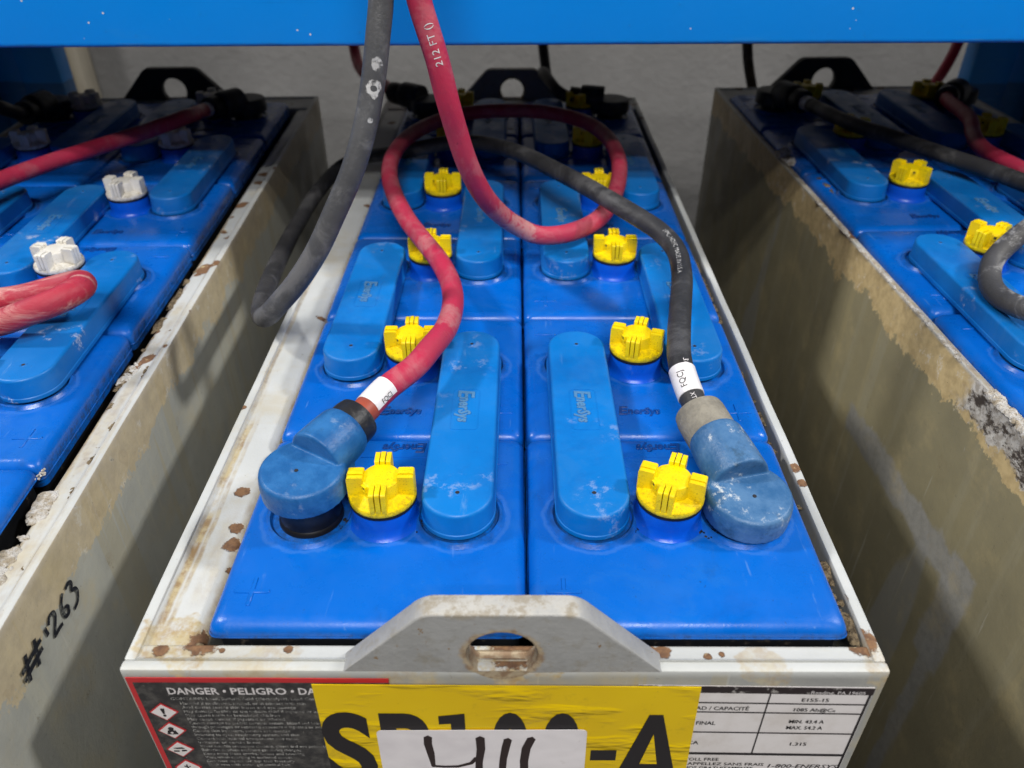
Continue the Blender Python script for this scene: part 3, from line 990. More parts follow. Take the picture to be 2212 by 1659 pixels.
def post_mesh():
    g = G()
    g.lathe([(0.0180, ZT), (0.0176, ZT + 0.002), (0.0168, ZT + 0.003), (0.0168, ZT + 0.019), (0.016, ZT + 0.020)], black_rubber, 36)
    return g.to('terminal_post')


post_me = post_mesh()
BASE = Vector((-0.004, 0.710, -0.6))


def battery(label, T, theta, tray, ear, caps, covers, cap_rot, visible_rows=range(6)):
    c, s = math.cos(theta), math.sin(theta)
    bl = Vector((c * BASE.x - s * BASE.y, s * BASE.x + c * BASE.y, BASE.z)) + Vector(T)
    root = empty('forklift_battery', bl, label, 'battery', theta, 'forklift batteries standing side by side in the rack')
    link('tray', tray, root, -BASE)
    rim = max(v.co.z for v in tray.vertices)
    link('lifting_ear', ear, root, Vector((0, YF + 0.0058 - 0.0003, rim - 0.0004)) - BASE)
    link('lifting_ear', ear, root, Vector((0.002, YB - 0.0058, rim - 0.0004)) - BASE)
    for j in range(6):
        for i in (0, 1):
            cx = X0 + (i - 0.5) * CP
            cy = Y0 + (j + 0.5) * RP
            ce = link('cell', front_cell if j == 0 else cell_meshes[j % 2], root, Vector((cx, cy, random.uniform(-0.0004, 0.0004))) - BASE)
            link('vent_cap', cap_meshes[caps], ce, (0, DY, 0), (0, 0, cap_rot.get((i, j), random.uniform(-0.3, 0.3))))
            # inner posts link 0-1, 2-3, 4-5; outer posts link 1-2, 3-4
            if j < 5:
                sx = (1 if i == 0 else -1) * (1 if j % 2 == 0 else -1)
                link('connector_cover', cover_meshes[covers(i, j)], root, Vector((cx + sx * 0.0415 + random.uniform(-0.0006, 0.0006), cy + RP / 2 + DY, 0)) - BASE, (0, 0, random.uniform(-0.008, 0.008)))
            if j in (0, 5):
                sx = (-1 if i == 0 else 1)
                link('terminal_post', post_me, root, Vector((cx + sx * 0.0415, cy + DY, 0)) - BASE)
    return root


tray_c = tray_mesh(-0.1875, 0.1788, -0.1530, 0.1745, tray_paint)
tray_l = tray_mesh(-0.178, 0.1936, -0.172, 0.1705, tray_streaked)
tray_r = tray_mesh(-0.1565, 0.196, -0.155, 0.176, tray_olive, 0.003)

bat_c = battery('middle battery with yellow vent caps and a yellow SP100-A label on its front', (0, 0, 0), 0.0, tray_c, ear_meshes['grey'], 'yellow',
                lambda i, j: 'plain' if j < 3 else 'plain',
                {(0, 0): 0.02, (1, 0): -0.38, (1, 1): -0.32, (0, 1): 0.02, (0, 2): 0.0, (1, 2): 0.0, (0, 3): 0.0, (1, 3): 0.0})
LT, LTH = (-0.4290, -0.0480, 0.01256), math.radians(2.11)
RT, RTH = (0.4905, -0.0095, 0.01485), math.radians(2.13)
bat_l = battery('left battery with white vent caps and the marker number on its side', LT, LTH, tray_l, ear_meshes['black'], 'white', lambda i, j: 'worn', {(1, 2): -0.2, (1, 3): -0.15})
bat_r = battery('right battery with yellow vent caps and an olive stained, crusted side', RT, RTH, tray_r, ear_meshes['black'], 'yellow', lambda i, j: 'worn', {(0, 3): 0.6, (0, 2): 0.5})


def wall_to(T, th):
    return Matrix.Translation(T) @ Matrix.Rotation(th, 4, 'Z')


# ----------------------------------------------------------------- labels on the front of the middle battery
def plate(g, pts, y, mat, r=0.0, th=0.00035):
    me = flat_curve([rounded(pts, r) if r else pts], th / 2)
    g.mesh(me, mat, front(y))
    bpy.data.meshes.remove(me)


def rect(x0, z0, x1, z1, k0=0.0, k1=0.0):
    return [(x0, z0), (x1, z0 + k0), (x1, z1 + k1), (x0, z1)]


# hazard label
g = G()
y = YF - 0.0008
plate(g, [(-0.1856, -0.135), (-0.0596, -0.135), (-0.0596, -0.0050), (-0.1852, -0.0046)], y, label_red)
plate(g, [(-0.1824, -0.133), (-0.0596, -0.133), (-0.0596, -0.0082), (-0.1824, -0.0082)], y - 0.0003, label_black)
yt = y - 0.0007
fit_text(g, 'DANGER', -0.1671, -0.1424, -0.0170, print_white, yt, 0.0052, 0.018)
fit_text(g, 'PELIGRO', -0.1366, -0.1096, -0.0170, print_white, yt, 0.0052, 0.018)
fit_text(g, 'DANGER', -0.1038, -0.0790, -0.0170, print_white, yt, 0.0052, 0.018)
for cx in (-0.1396, -0.1067):
    plate(g, circle(cx, -0.0145, 0.0008, 12), yt, print_white)
fit_text(g, 'CONTAINS: Lead, Sulfuric Acid (Electrolyte), Lead Compounds', -0.1671, -0.0865, -0.0217, print_grey, yt, 0.0022, 0.0)
lines = [('Harmful if swallowed, inhaled, or in contact with skin', 0.0615), ('Acid causes severe skin burns and eye damage', 0.0560), ('May damage fertility or the unborn child if ingested or inhaled', 0.0725),
         ('May cause harm to breast-fed children', 0.0470), ('May cause cancer if ingested or inhaled', 0.0490), ('Causes damage to central nervous system, blood and kidneys', 0.0700),
         ('through prolonged or repeated exposure if ingested or inhaled', 0.0710), ('Causes skin irritation, serious eye damage', 0.0500), ('Irritating to eyes, respiratory system, and skin', 0.0540),
         ('Contact with internal components may cause', 0.0530), ('irritation or severe burns', 0.0330), ('Wear suitable protective clothing, gloves and eye protection', 0.0690), ('Batteries produce explosive gas during charging', 0.0530),
         ('Keep away from sparks, flames and smoking', 0.0540), ('Vent when charging in enclosed spaces', 0.0470), ('Do not open or tip the battery', 0.0480), ('Flush eyes with water, get medical help', 0.0450)]
z = -0.0257
for i, (t_, w) in enumerate(lines):
    fit_text(g, t_, -0.1634 + 0.0001 * i, -0.1634 + w, z, print_grey, yt, 0.00235, 0.0)
    z -= 0.00340 if i < 6 else 0.00355
for cz, sym in ((-0.0319, 0), (-0.0482, 1), (-0.0654, 2), (-0.0830, 3)):
    cx = -0.1732
    plate(g, [(cx - 0.0072, cz), (cx, cz - 0.0074), (cx + 0.0072, cz), (cx, cz + 0.0074)], yt, label_red)
    plate(g, [(cx - 0.0062, cz), (cx, cz - 0.0064), (cx + 0.0062, cz), (cx, cz + 0.0064)], yt - 0.0002, label_white)
    q = yt - 0.0005
    if sym == 0:
        plate(g, [(cx - 0.0004, cz - 0.0008), (cx + 0.0004, cz - 0.0008), (cx + 0.0010, cz + 0.0034), (cx - 0.0010, cz + 0.0034)], q, ink_black)
        plate(g, circle(cx, cz - 0.0024, 0.0008, 12), q, ink_black)
    elif sym == 1:
        plate(g, circle(cx, cz + 0.0022, 0.0014, 14), q, ink_black)
        plate(g, [(cx - 0.0028, cz - 0.0026), (cx + 0.0028, cz - 0.0026), (cx + 0.0019, cz + 0.0006), (cx - 0.0019, cz + 0.0006)], q, ink_black)
        plate(g, [(cx - 0.0008, cz - 0.0010), (cx, cz - 0.0018), (cx + 0.0008, cz - 0.0010), (cx, cz - 0.0002)], q - 0.0002, label_white)
    elif sym == 2:
        plate(g, [(cx - 0.0034, cz - 0.0016), (cx - 0.0006, cz - 0.0016), (cx - 0.0006, cz - 0.0008), (cx - 0.0034, cz - 0.0008)], q, ink_black)
        plate(g, [(cx + 0.0008, cz - 0.0014), (cx + 0.0034, cz - 0.0010), (cx + 0.0030, cz), (cx + 0.0008, cz - 0.0004)], q, ink_black)
        plate(g, [(cx - 0.0030, cz + 0.0016), (cx + 0.0014, cz + 0.0022), (cx + 0.0026, cz + 0.0012), (cx - 0.0010, cz + 0.0010)], q, ink_black)
    else:
        plate(g, [(cx - 0.0036, cz - 0.0016), (cx + 0.0034, cz - 0.0016), (cx + 0.0034, cz - 0.0009), (cx - 0.0036, cz - 0.0009)], q, ink_black)
        plate(g, [(cx - 0.0002, cz - 0.0009), (cx + 0.0004, cz - 0.0009), (cx + 0.0002, cz + 0.0032), (cx - 0.0004, cz + 0.0032)], q, ink_black)
        plate(g, [(cx, cz), (cx + 0.0018, cz + 0.0016), (cx + 0.0012, cz + 0.0018)], q, ink_black)
        plate(g, [(cx, cz + 0.0004), (cx - 0.0018, cz + 0.0018), (cx - 0.0011, cz + 0.0020)], q, ink_black)
g.build('hazard_label', bat_c, -BASE)

# rating label
g = G()
plate(g, [(0.060, -0.130), (0.1738, -0.132), (0.1737, -0.0111), (0.060, -0.0095)], y, label_white)
K = -0.0205            # the label hangs a touch lower on the right


def rz(x, z):
    return z + K * (x - 0.0905)


def rl(x0, x1, zt, zb, mat=ink_black):
    plate(g, [(x0, rz(x0, zb)), (x1, rz(x1, zb)), (x1, rz(x1, zt)), (x0, rz(x0, zt))], yt + 0.0002, mat)


rl(0.060, 0.1738, -0.0098, -0.0148, label_header)
for zz, th in ((-0.0231, 0.0003), (-0.0310, 0.0003), (-0.0487, 0.0003), (-0.0685, 0.0008)):
    rl(0.060, 0.1722, zz + th, zz - th)
rl(0.1241, 0.1247, -0.0148, -0.0684)
rl(0.1722, 0.1732, -0.0148, -0.130)


def rt(t_, x0, x1, z_, h, bold=0.007, shear=0.0):
    fit_text(g, t_, x0, x1, rz(x0, z_), ink_black, yt - 0.0001, h, bold, shear, 2, K)


fit_text(g, 'Reading, PA 19605', 0.1435, 0.1697, rz(0.1435, -0.0139), print_white, yt - 0.0003, 0.0024, 0.004, 0, 2, K)
rt('E155-15', 0.1405, 0.1537, -0.0207, 0.0028)
rt('1085 Ah@C', 0.1383, 0.1572, -0.0290, 0.0028, 0.006)
rt('8', 0.1574, 0.1588, -0.0290, 0.0014, 0.006)
rt('MIN. 43.4 A', 0.1380, 0.1555, -0.0393, 0.0030)
rt('MAX. 54.2 A', 0.1377, 0.1558, -0.0447, 0.0030)
rt('1.315', 0.1426, 0.1510, -0.0595, 0.0029)
rt('CARGA / LOAD / CAPACITÉ', 0.0690, 0.1160, -0.0288, 0.0030)
rt('FINAL', 0.0917, 0.1014, -0.0417, 0.0031)
rt('SPECIFICA', 0.0760, 0.0953, -0.0595, 0.0031)
rt('CALL TOLL FREE', 0.0800, 0.1081, -0.0750, 0.0027, 0.004)
rt('POUR SERVICE APPELLEZ SANS FRAIS', 0.0640, 0.1325, -0.0793, 0.0026, 0.004)
rt('LLAMENOS GRATUITAMENTE', 0.0800, 0.1274, -0.0833, 0.0026, 0.004)
rt('1-800-ENERSYS', 0.1350, 0.1716, -0.0810, 0.0036, 0.0, 0.22)
g.build('rating_label', bat_c, -BASE)

# yellow asset label
g = G()
ya = YF - 0.0024
plate(g, [(-0.0968, -0.130), (0.0928, -0.130), (0.0897, -0.0087), (-0.0963, -0.0074)], ya, label_yellow, 0.0, 0.0004)
yb_ = ya - 0.0005


def big(t_, x0, x1, ztop, h, bold):
    me = text_mesh(t_, 1.0, bold, 0, 0, 6)
    a, b, lo, hi = bounds(me)
    sx = (x1 - x0) / (b - a)
    sy = h / (hi - lo)
    g.mesh(me, ink_black, front(yb_) @ Matrix(((sx, 0, 0, x0 - a * sx), (0, sy, 0, ztop - hi * sy), (0, 0, 1, 0), (0, 0, 0, 1))))
    bpy.data.meshes.remove(me)


HL = 0.068
big('S', -0.0968, -0.0715, -0.0296, HL, 0.032)
big('P', -0.0668, -0.0422, -0.0305, HL - 0.002, 0.030)
plate(g, [(-0.0312, -0.098), (-0.0241, -0.098), (-0.0241, -0.0308), (-0.0372, -0.0330), (-0.0372, -0.0398), (-0.0312, -0.0392)], yb_, ink_black)
big('0', -0.0112, 0.0080, -0.0296, HL, 0.034)
big('0', 0.0143, 0.0343, -0.0299, HL, 0.034)
plate(g, rect(0.0401, -0.0726, 0.0534, -0.0634), yb_, ink_black)
# A drawn by hand so that its strokes keep the printed weight
plate(g, [(0.0520, -0.0985), (0.0592, -0.0985), (0.0640, -0.0840), (0.0770, -0.0840), (0.0812, -0.0985), (0.0885, -0.0985), (0.0741, -0.0314), (0.0672, -0.0314)], yb_, ink_black)
plate(g, [(0.0662, -0.0755), (0.0753, -0.0755), (0.0709, -0.0480)], yb_ - 0.0002, label_yellow)
g.build('asset_label', bat_c, -BASE)

# white sticker with handwriting
g = G()
ys = ya - 0.0011
plate(g, [(-0.0690, -0.125), (0.0380, -0.125), (0.0371, -0.0434), (-0.0690, -0.0446)], ys, sticker_white, 0.003)


def stroke(g, pts, w, y, mat):
    """a felt-pen stroke: tapered ribbon with round ends"""
    P = [Vector(p) for p in pts]
    L, R_ = [], []
    for i, p in enumerate(P):
        d = (P[min(i + 1, len(P) - 1)] - P[max(i - 1, 0)]).normalized()
        n_ = Vector((-d.y, d.x))
        ww = w[i] if isinstance(w, (list, tuple)) else w
        L.append(p + n_ * ww)
        R_.append(p - n_ * ww)
    d0 = (P[0] - P[1]).normalized()
    d1 = (P[-1] - P[-2]).normalized()
    w0 = w[0] if isinstance(w, (list, tuple)) else w
    w1 = w[-1] if isinstance(w, (list, tuple)) else w
    poly = [tuple(v) for v in R_] + [tuple(P[-1] + d1 * w1 * 0.8)] + [tuple(v) for v in reversed(L)] + [tuple(P[0] + d0 * w0 * 0.8)]
    plate(g, poly, y, mat, 0.0, 0.0002)


yk = ys - 0.0004
stroke(g, [(-0.0433, -0.0500), (-0.0436, -0.0560), (-0.0426, -0.0650), (-0.0419, -0.0765)], [0.0021, 0.0021, 0.0019, 0.0011], yk, marker_ink)
stroke(g, [(-0.0424, -0.0768), (-0.0360, -0.0775), (-0.0290, -0.0772), (-0.0220, -0.0740), (-0.0192, -0.0690)], [0.0008, 0.0008, 0.0009, 0.0011, 0.0012], yk - 0.0001, marker_ink)
stroke(g, [(-0.0168, -0.0502), (-0.0166, -0.0600), (-0.0178, -0.0720), (-0.0184, -0.0960)], [0.0023, 0.0022, 0.0019, 0.0020], yk - 0.0003, marker_ink)
stroke(g, [(-0.0028, -0.0520), (-0.0040, -0.0600), (-0.0052, -0.0700), (-0.0066, -0.0960)], [0.0021, 0.0021, 0.0019, 0.0019], yk, marker_ink)
stroke(g, [(0.0092, -0.0510), (0.0066, -0.0600), (0.0056, -0.0720), (0.0062, -0.0960)], [0.0022, 0.0023, 0.0022, 0.0020], yk, marker_ink)
g.build('number_sticker', bat_c, -BASE)
for v in bat_c.children:
    if v.name.startswith('number_sticker'):
        v['label'] = 'white sticker with 411 written in black marker'


# ----------------------------------------------------------------- cables
def spline(pts, step=0.003):
    P = [Vector(p) for p in pts]
    P = [P[0] * 2 - P[1]] + P + [P[-1] * 2 - P[-2]]
    out = []
    for i in range(1, len(P) - 2):
        a, b, c_, d = P[i - 1:i + 3]
        n = max(2, int((c_ - b).length / step))
        t01, t12, t23 = ((b - a).length ** 0.5, (c_ - b).length ** 0.5, (d - c_).length ** 0.5)
        m1 = (c_ - b) + t12 * ((b - a) / t01 - (c_ - a) / (t01 + t12))
        m2 = (c_ - b) + t12 * ((d - c_) / t23 - (d - b) / (t12 + t23))
        for k in range(n):
            t = k / n
            out.append(b * (2 * t ** 3 - 3 * t * t + 1) + m1 * (t ** 3 - 2 * t * t + t) + c_ * (-2 * t ** 3 + 3 * t * t) + m2 * (t ** 3 - t * t))
    out.append(P[-2])
    # two smoothing passes keep the bends round, as stiff cable is
    for _ in range(3):
        out = [out[0]] + [(out[i - 1] + out[i] * 2 + out[i + 1]) / 4 for i in range(1, len(out) - 1)] + [out[-1]]
    return out


class Cable:
    def __init__(s, pts, r):
        s.p = spline(pts)
        s.r = r
        s.t, s.nv, s.s = [], [], [0.0]
        for i in range(len(s.p)):
            d = s.p[min(i + 1, len(s.p) - 1)] - s.p[max(i - 1, 0)]
            s.t.append(d.normalized())
            if i:
                s.s.append(s.s[-1] + (s.p[i] - s.p[i - 1]).length)
        n_ = s.t[0].orthogonal().normalized()
        # start the frame pointing up as far as possible
        up = Vector((0, 0, 1)) - s.t[0] * s.t[0].z
        if up.length > 0.1:
            n_ = up.normalized()
        for i in range(len(s.p)):
            n_ = (n_ - s.t[i] * n_.dot(s.t[i])).normalized()
            s.nv.append(n_)

    def frame(s, d):
        d = max(0.0, min(d, s.s[-1] - 1e-6))
        lo = 0
        for i in range(len(s.s) - 1):
            if s.s[i] <= d:
                lo = i
            else:
                break
        f = (d - s.s[lo]) / max(1e-9, s.s[lo + 1] - s.s[lo])
        p = s.p[lo].lerp(s.p[lo + 1], f)
        t = s.t[lo].lerp(s.t[lo + 1], f).normalized()
        n_ = s.nv[lo].lerp(s.nv[lo + 1], f)
        n_ = (n_ - t * n_.dot(t)).normalized()
        return p, t, n_, t.cross(n_)

    def tube(s, g, mat, r=None, a=None, b=None, n=22, ang=None, taper=0.0):
        r = r or s.r
        a = 0 if a is None else a
        b = s.s[-1] if b is None else b
        N = max(2, int((b - a) / 0.0035))
        rings = []
        for k in range(N + 1):
            p, t, nv, bv = s.frame(a + (b - a) * k / N)
            rr = r * (1 + 0.012 * mnoise.noise(p * 45)) if ang is None else r
            if taper and (k == 0 or k == N):
                rr -= taper
            if ang is None:
                rings.append([p + nv * rr * math.cos(2 * math.pi * q / n) + bv * rr * math.sin(2 * math.pi * q / n) for q in range(n)])
            else:
                a0, a1 = ang
                outer = [p + nv * rr * math.cos(a0 + (a1 - a0) * q / n) + bv * rr * math.sin(a0 + (a1 - a0) * q / n) for q in range(n + 1)]
                inner = [p + (q - p) * ((rr - 0.0005) / rr) for q in reversed(outer)]
                rings.append(outer + inner)
        g.rings(rings, mat, True, True)

    def text(s, g, body, d0, phi, size, mat, flip=False, lift=0.0003, bold=0.0, toward=False):
        """lettering that lies on the cable's round surface, running along it"""
        me = text_mesh(body, size, bold, 0, 0, 3, 1.05)
        lo, hi = bounds(me)[2:]
        mid = (lo + hi) / 2
        k = len(g.bm.verts)
        vs = g.mesh(me, mat)
        for v in vs:
            u, w = v.co.x, v.co.y - mid
            if toward:
                u, w = -u, -w
            p, t, nv, bv = s.frame(d0 + u)
            an = phi + w / s.r * -1
            v.co = p + (nv * math.cos(an) + bv * math.sin(an)) * (s.r + lift)
        bpy.data.meshes.remove(me)


def phi_to(cab, d, target):
    """angle round the cable at distance d that faces a point"""
    p, t, nv, bv = cab.frame(d)
    w = Vector(target) - p
    return math.atan2(w.dot(bv), w.dot(nv))


CAMP = Vector((0, 0, 0.3263))


def boot_on(root, mesh, base, az, tilt=0.0, roll=0.0):
    o = link('terminal_boot', mesh, root, base, (0, 0, 0))
    o.rotation_euler = (Matrix.Rotation(az, 3, 'Z') @ Matrix.Rotation(tilt, 3, 'Y') @ Matrix.Rotation(roll, 3, 'X')).to_euler()
    return o


def boot_axis(base, az, tilt, d):
    """point on the boot barrel's axis, d metres from the post"""
    Mx = Matrix.Rotation(az, 3, 'Z') @ Matrix.Rotation(tilt, 3, 'Y') @ Matrix.Rotation(math.radians(-4), 3, 'Y')
    return Vector(base) + Matrix.Rotation(az, 3, 'Z') @ Matrix.Rotation(tilt, 3, 'Y') @ Vector((0, 0, 0.0138)) + Mx @ Vector((d, 0, 0))


CR = 0.0078
# --- red cable of the middle battery
b0, az0, ti0 = Vector((-0.1145, 0.3205, 0.0270)), math.radians(60), math.radians(-2)
cab0 = Cable([boot_axis(b0, az0, ti0, 0.030), boot_axis(b0, az0, ti0, 0.056), (-0.0770, 0.3850, 0.0500), (-0.0619, 0.4053, 0.0520), (-0.0538, 0.4271, 0.0520), (-0.0462, 0.4533, 0.0500), (-0.0436, 0.4895, 0.0480), (-0.0470, 0.5207, 0.0480), (-0.0581, 0.5568, 0.0490),
              (-0.0738, 0.5904, 0.0510), (-0.0909, 0.6274, 0.0530), (-0.1098, 0.6847, 0.0550), (-0.1197, 0.7324, 0.0560), (-0.1218, 0.7806, 0.0560), (-0.1139, 0.8357, 0.0560), (-0.0935, 0.8837, 0.0555), (-0.0595, 0.9237, 0.0550), (-0.0060, 0.9383, 0.0545),
              (0.0372, 0.9328, 0.0540), (0.0781, 0.8993, 0.0540), (0.0995, 0.8486, 0.0530), (0.1058, 0.7888, 0.0510), (0.1031, 0.7496, 0.0485), (0.0920, 0.6966, 0.0460), (0.0729, 0.6473, 0.0445), (0.0510, 0.6220, 0.0450), (0.0345, 0.6130, 0.0455),
              (0.0193, 0.6100, 0.0470), (0.0036, 0.6045, 0.0570), (-0.0113, 0.5881, 0.0753), (-0.0246, 0.5645, 0.1027), (-0.0339, 0.5482, 0.1315), (-0.0400, 0.5414, 0.1566), (-0.0447, 0.5337, 0.1804), (-0.0494, 0.5321, 0.2040), (-0.0543, 0.5324, 0.2218), (-0.0589, 0.5324, 0.2391),
              (-0.066, 0.533, 0.29), (-0.068, 0.535, 0.40), (-0.068, 0.535, 0.62)], CR)
root = empty('battery_cable', (b0.x, b0.y, 0.010), 'red cable looping over the middle battery, printed 212 FT, to the left front terminal', 'cable', 0, 'battery cables')
g = G()
cab0.tube(g, cable_red)
dtop = None
best = 1e9
for i, p in enumerate(cab0.p):
    e = (p - Vector((-0.0494, 0.5321, 0.2040))).length
    if e < best:
        best, dtop = e, cab0.s[i]
ph = phi_to(cab0, dtop, CAMP)
for i_, (body, dd) in enumerate((('212 FT ()', dtop - 0.0025),)):
    cab0.text(g, body, dd, ph + 0.15, 0.0066, print_white)
g.build('cable_jacket', root, -Vector((b0.x, b0.y, 0.010)))
off0 = -Vector((b0.x, b0.y, 0.010))
boot_on(root, boot_meshes['blue'], b0 + off0, az0, ti0, math.radians(2))
g = G()
cab0.tube(g, shrink_black, 0.0142, 0.004, 0.0185, 30, None, 0.0006)
g.build('collar', root, off0)
g = G()
cab0.tube(g, tape_brown, CR + 0.0004, 0.018, 0.0285, 24)
g.build('tape_wrap', root, off0)
g = G()
pc = phi_to(cab0, 0.037, CAMP)
cab0.tube(g, sleeve_white, CR + 0.0007, 0.0280, 0.0465, 20, (pc - 1.9, pc + 0.75))
cab0.text(g, 'FQCJ', 0.0330, pc + 0.55, 0.0040, ink_black, lift=0.0010)
g.build('label_sleeve', root, off0)

# --- black cable of the middle battery
b1, az1, ti1 = Vector((0.1287, 0.3178, 0.0128)), math.radians(105), math.radians(-5)
cab1 = Cable([boot_axis(b1, az1, ti1, 0.030), boot_axis(b1, az1, ti1, 0.072), (0.1058, 0.4150, 0.0470), (0.1090, 0.4420, 0.0500), (0.1175, 0.4860, 0.0515), (0.1245, 0.5242, 0.0550),
              (0.1247, 0.5550, 0.0600), (0.1155, 0.5801, 0.0640), (0.1009, 0.5980, 0.0680), (0.0842, 0.6195, 0.0710), (0.0619, 0.6560, 0.0720), (0.0377, 0.6996, 0.0700), (0.0130, 0.7482, 0.0660), (-0.0146, 0.7929, 0.0600), (-0.0443, 0.8223, 0.0550),
              (-0.0747, 0.8344, 0.0500), (-0.1042, 0.8420, 0.0420), (-0.1300, 0.8550, 0.0330), (-0.1650, 0.8800, 0.0200), (-0.1950, 0.8800, 0.0100), (-0.2140, 0.8350, 0.0000), (-0.2200, 0.7459, -0.0030), (-0.2150, 0.6529, 0.0033), (-0.2060, 0.5739, 0.0110),
              (-0.1964, 0.5307, 0.0190), (-0.1882, 0.5099, 0.0262), (-0.1794, 0.4979, 0.0352), (-0.1680, 0.4923, 0.0481), (-0.1528, 0.4908, 0.0649), (-0.1353, 0.4907, 0.0888), (-0.1205, 0.4957, 0.1149), (-0.1059, 0.5019, 0.1426), (-0.0957, 0.5104, 0.1701), (-0.0889, 0.5173, 0.1971),
              (-0.0837, 0.5224, 0.2251), (-0.0814, 0.5268, 0.2400), (-0.080, 0.528, 0.30), (-0.080, 0.53, 0.40), (-0.080, 0.53, 0.62)], CR)
root = empty('battery_cable', (b1.x, b1.y, 0.010), 'black cable hanging at the left, crossing behind to the right front terminal', 'cable', 0, 'battery cables')
off1 = -Vector((b1.x, b1.y, 0.010))
g = G()


def nearest(cab, q):
    return min(range(len(cab.p)), key=lambda i: (cab.p[i] - Vector(q)).length)


isp = nearest(cab1, (-0.1870, 0.5070, 0.0275))
dsp = cab1.s[isp]
cab1.tube(g, cable_black, None, 0, dsp)
cab1.tube(g, cable_grey, None, dsp, None)  # jacket colour switches at the bend: shaded strand darker, lit strand paler
dm = cab1.s[nearest(cab1, (0.1150, 0.5250, 0.048))]
cab1.text(g, 'HPC-HDPC MADE IN U.S.A.', dm + 0.050, phi_to(cab1, dm + 0.012, CAMP) - 0.05, 0.0048, print_worn, toward=True, bold=0.0)
cab1.text(g, '3/', 0.073, phi_to(cab1, 0.075, CAMP) + 0.5, 0.0050, print_white, toward=True)
cab1.text(g, 'XTN', 0.0465, phi_to(cab1, 0.047, CAMP) + 0.2, 0.0040, print_white, toward=True)
g.build('cable_jacket', root, off1)
boot_on(root, boot_meshes['salty'], b1 + off1, az1, ti1, 0)
g = G()
cab1.tube(g, shrink_grey, 0.0152, 0.0085, 0.036, 30, None, 0.0006)
g.build('collar', root, off1)
g = G()
cab1.tube(g, sleeve_white, CR + 0.0006, 0.0485, 0.0690, 24)
cab1.text(g, 'FQCJ', 0.0520, phi_to(cab1, 0.058, CAMP) - 0.1, 0.0052, ink_black, lift=0.0009)
g.build('label_sleeve', root, off1)


def rear_cable(label, mat, post, az, pts, M_, cr=CR, salt=None, sleeve=False):
    base = M_ @ Vector(post)
    rz_ = M_.to_euler().z
    root = empty('battery_cable', base, label, 'cable', 0, 'battery cables')
    a = az + rz_
    cab = Cable([boot_axis(base, a, 0, 0.030), boot_axis(base, a, 0, 0.060)] + pts, cr)
    g = G()
    cab.tube(g, mat)
    g.build('cable_jacket', root, -base)
    boot_on(root, boot_meshes['black'], (0, 0, 0), a)
    g = G()
    cab.tube(g, shrink_black, 0.0140, 0.012, 0.028, 26, None, 0.0006)
    g.build('collar', root, -base)
    if sleeve:
        g = G()
        cab.tube(g, sleeve_white, CR + 0.0006, 0.030, 0.044, 24)
        g.build('label_sleeve', root, -base)
    return cab


I4 = Matrix.Identity(4)
yr = Y0 + 5.5 * RP + DY
zb2 = ZT + 0.006
rear_cable('red cable rising behind the left rear terminal of the middle battery', cable_red, (-0.1135, yr, zb2), math.radians(150), [(-0.180, 1.130, 0.034), (-0.215, 1.180, 0.036), (-0.236, 1.235, 0.050), (-0.242, 1.27, 0.12), (-0.242, 1.36, 0.30), (-0.24, 1.38, 0.60)], I4)
rear_cable('black cable rising behind the rear ear of the middle battery', cable_black, (0.1285, yr, zb2), math.radians(172), [(0.058, 1.075, 0.040), (0.040, 1.13, 0.050), (0.048, 1.215, 0.020), (0.0500, 1.25, 0.010), (0.044, 1.275, 0.05), (0.036, 1.33, 0.12), (0.03, 1.37, 0.30), (0.03, 1.38, 0.60)], I4)
ML, MR = wall_to(LT, LTH), wall_to(RT, RTH)
rear_cable('dark red cable lying diagonally over the rear of the left battery', cable_red, (0.1285, yr, zb2), math.radians(236), [(-0.3600, 0.8750, 0.0660), (-0.3911, 0.8250, 0.0640), (-0.4248, 0.7800, 0.0620), (-0.4500, 0.7370, 0.0620), (-0.4700, 0.6928, 0.0620), (-0.4844, 0.6449, 0.0620)], ML, sleeve=True)
rear_cable('black cable from the rear terminal of the left battery at the photo edge', cable_black, (-0.1135, yr, zb2), math.radians(262), [(-0.585, 0.9020, 0.070), (-0.6166, 0.9100, 0.0710), (-0.70, 0.93, 0.07)], ML)
rear_cable('black cable lying diagonally over the rear of the right battery', cable_black, (-0.1135, yr, zb2), math.radians(-72), [(0.3760, 0.8850, 0.0560), (0.4022, 0.8220, 0.0590), (0.4299, 0.7665, 0.0600), (0.4541, 0.7231, 0.0600), (0.4702, 0.6880, 0.0600), (0.50, 0.62, 0.06)], MR, sleeve=True)
rear_cable('red cable curving forward from the right rear terminal of the right battery', cable_red, (0.1285, yr, zb2), math.radians(-132), [(0.5150, 0.9000, 0.0560), (0.4960, 0.8512, 0.0545), (0.4850, 0.8062, 0.0540), (0.4860, 0.7702, 0.0550), (0.4956, 0.7319, 0.0550), (0.53, 0.66, 0.055)], MR)


def loose(label, mat, pts, cr=CR):
    cab = Cable(pts, cr)
    g = G()
    cab.tube(g, mat)
    b = min(cab.p, key=lambda p: p.z)
    o = g.build('battery_cable', None, (0, 0, 0))
    me = o.data
    me.transform(Matrix.Translation(-b))
    o.location = b
    tag(o, label, 'cable', 'battery cables')
    return cab


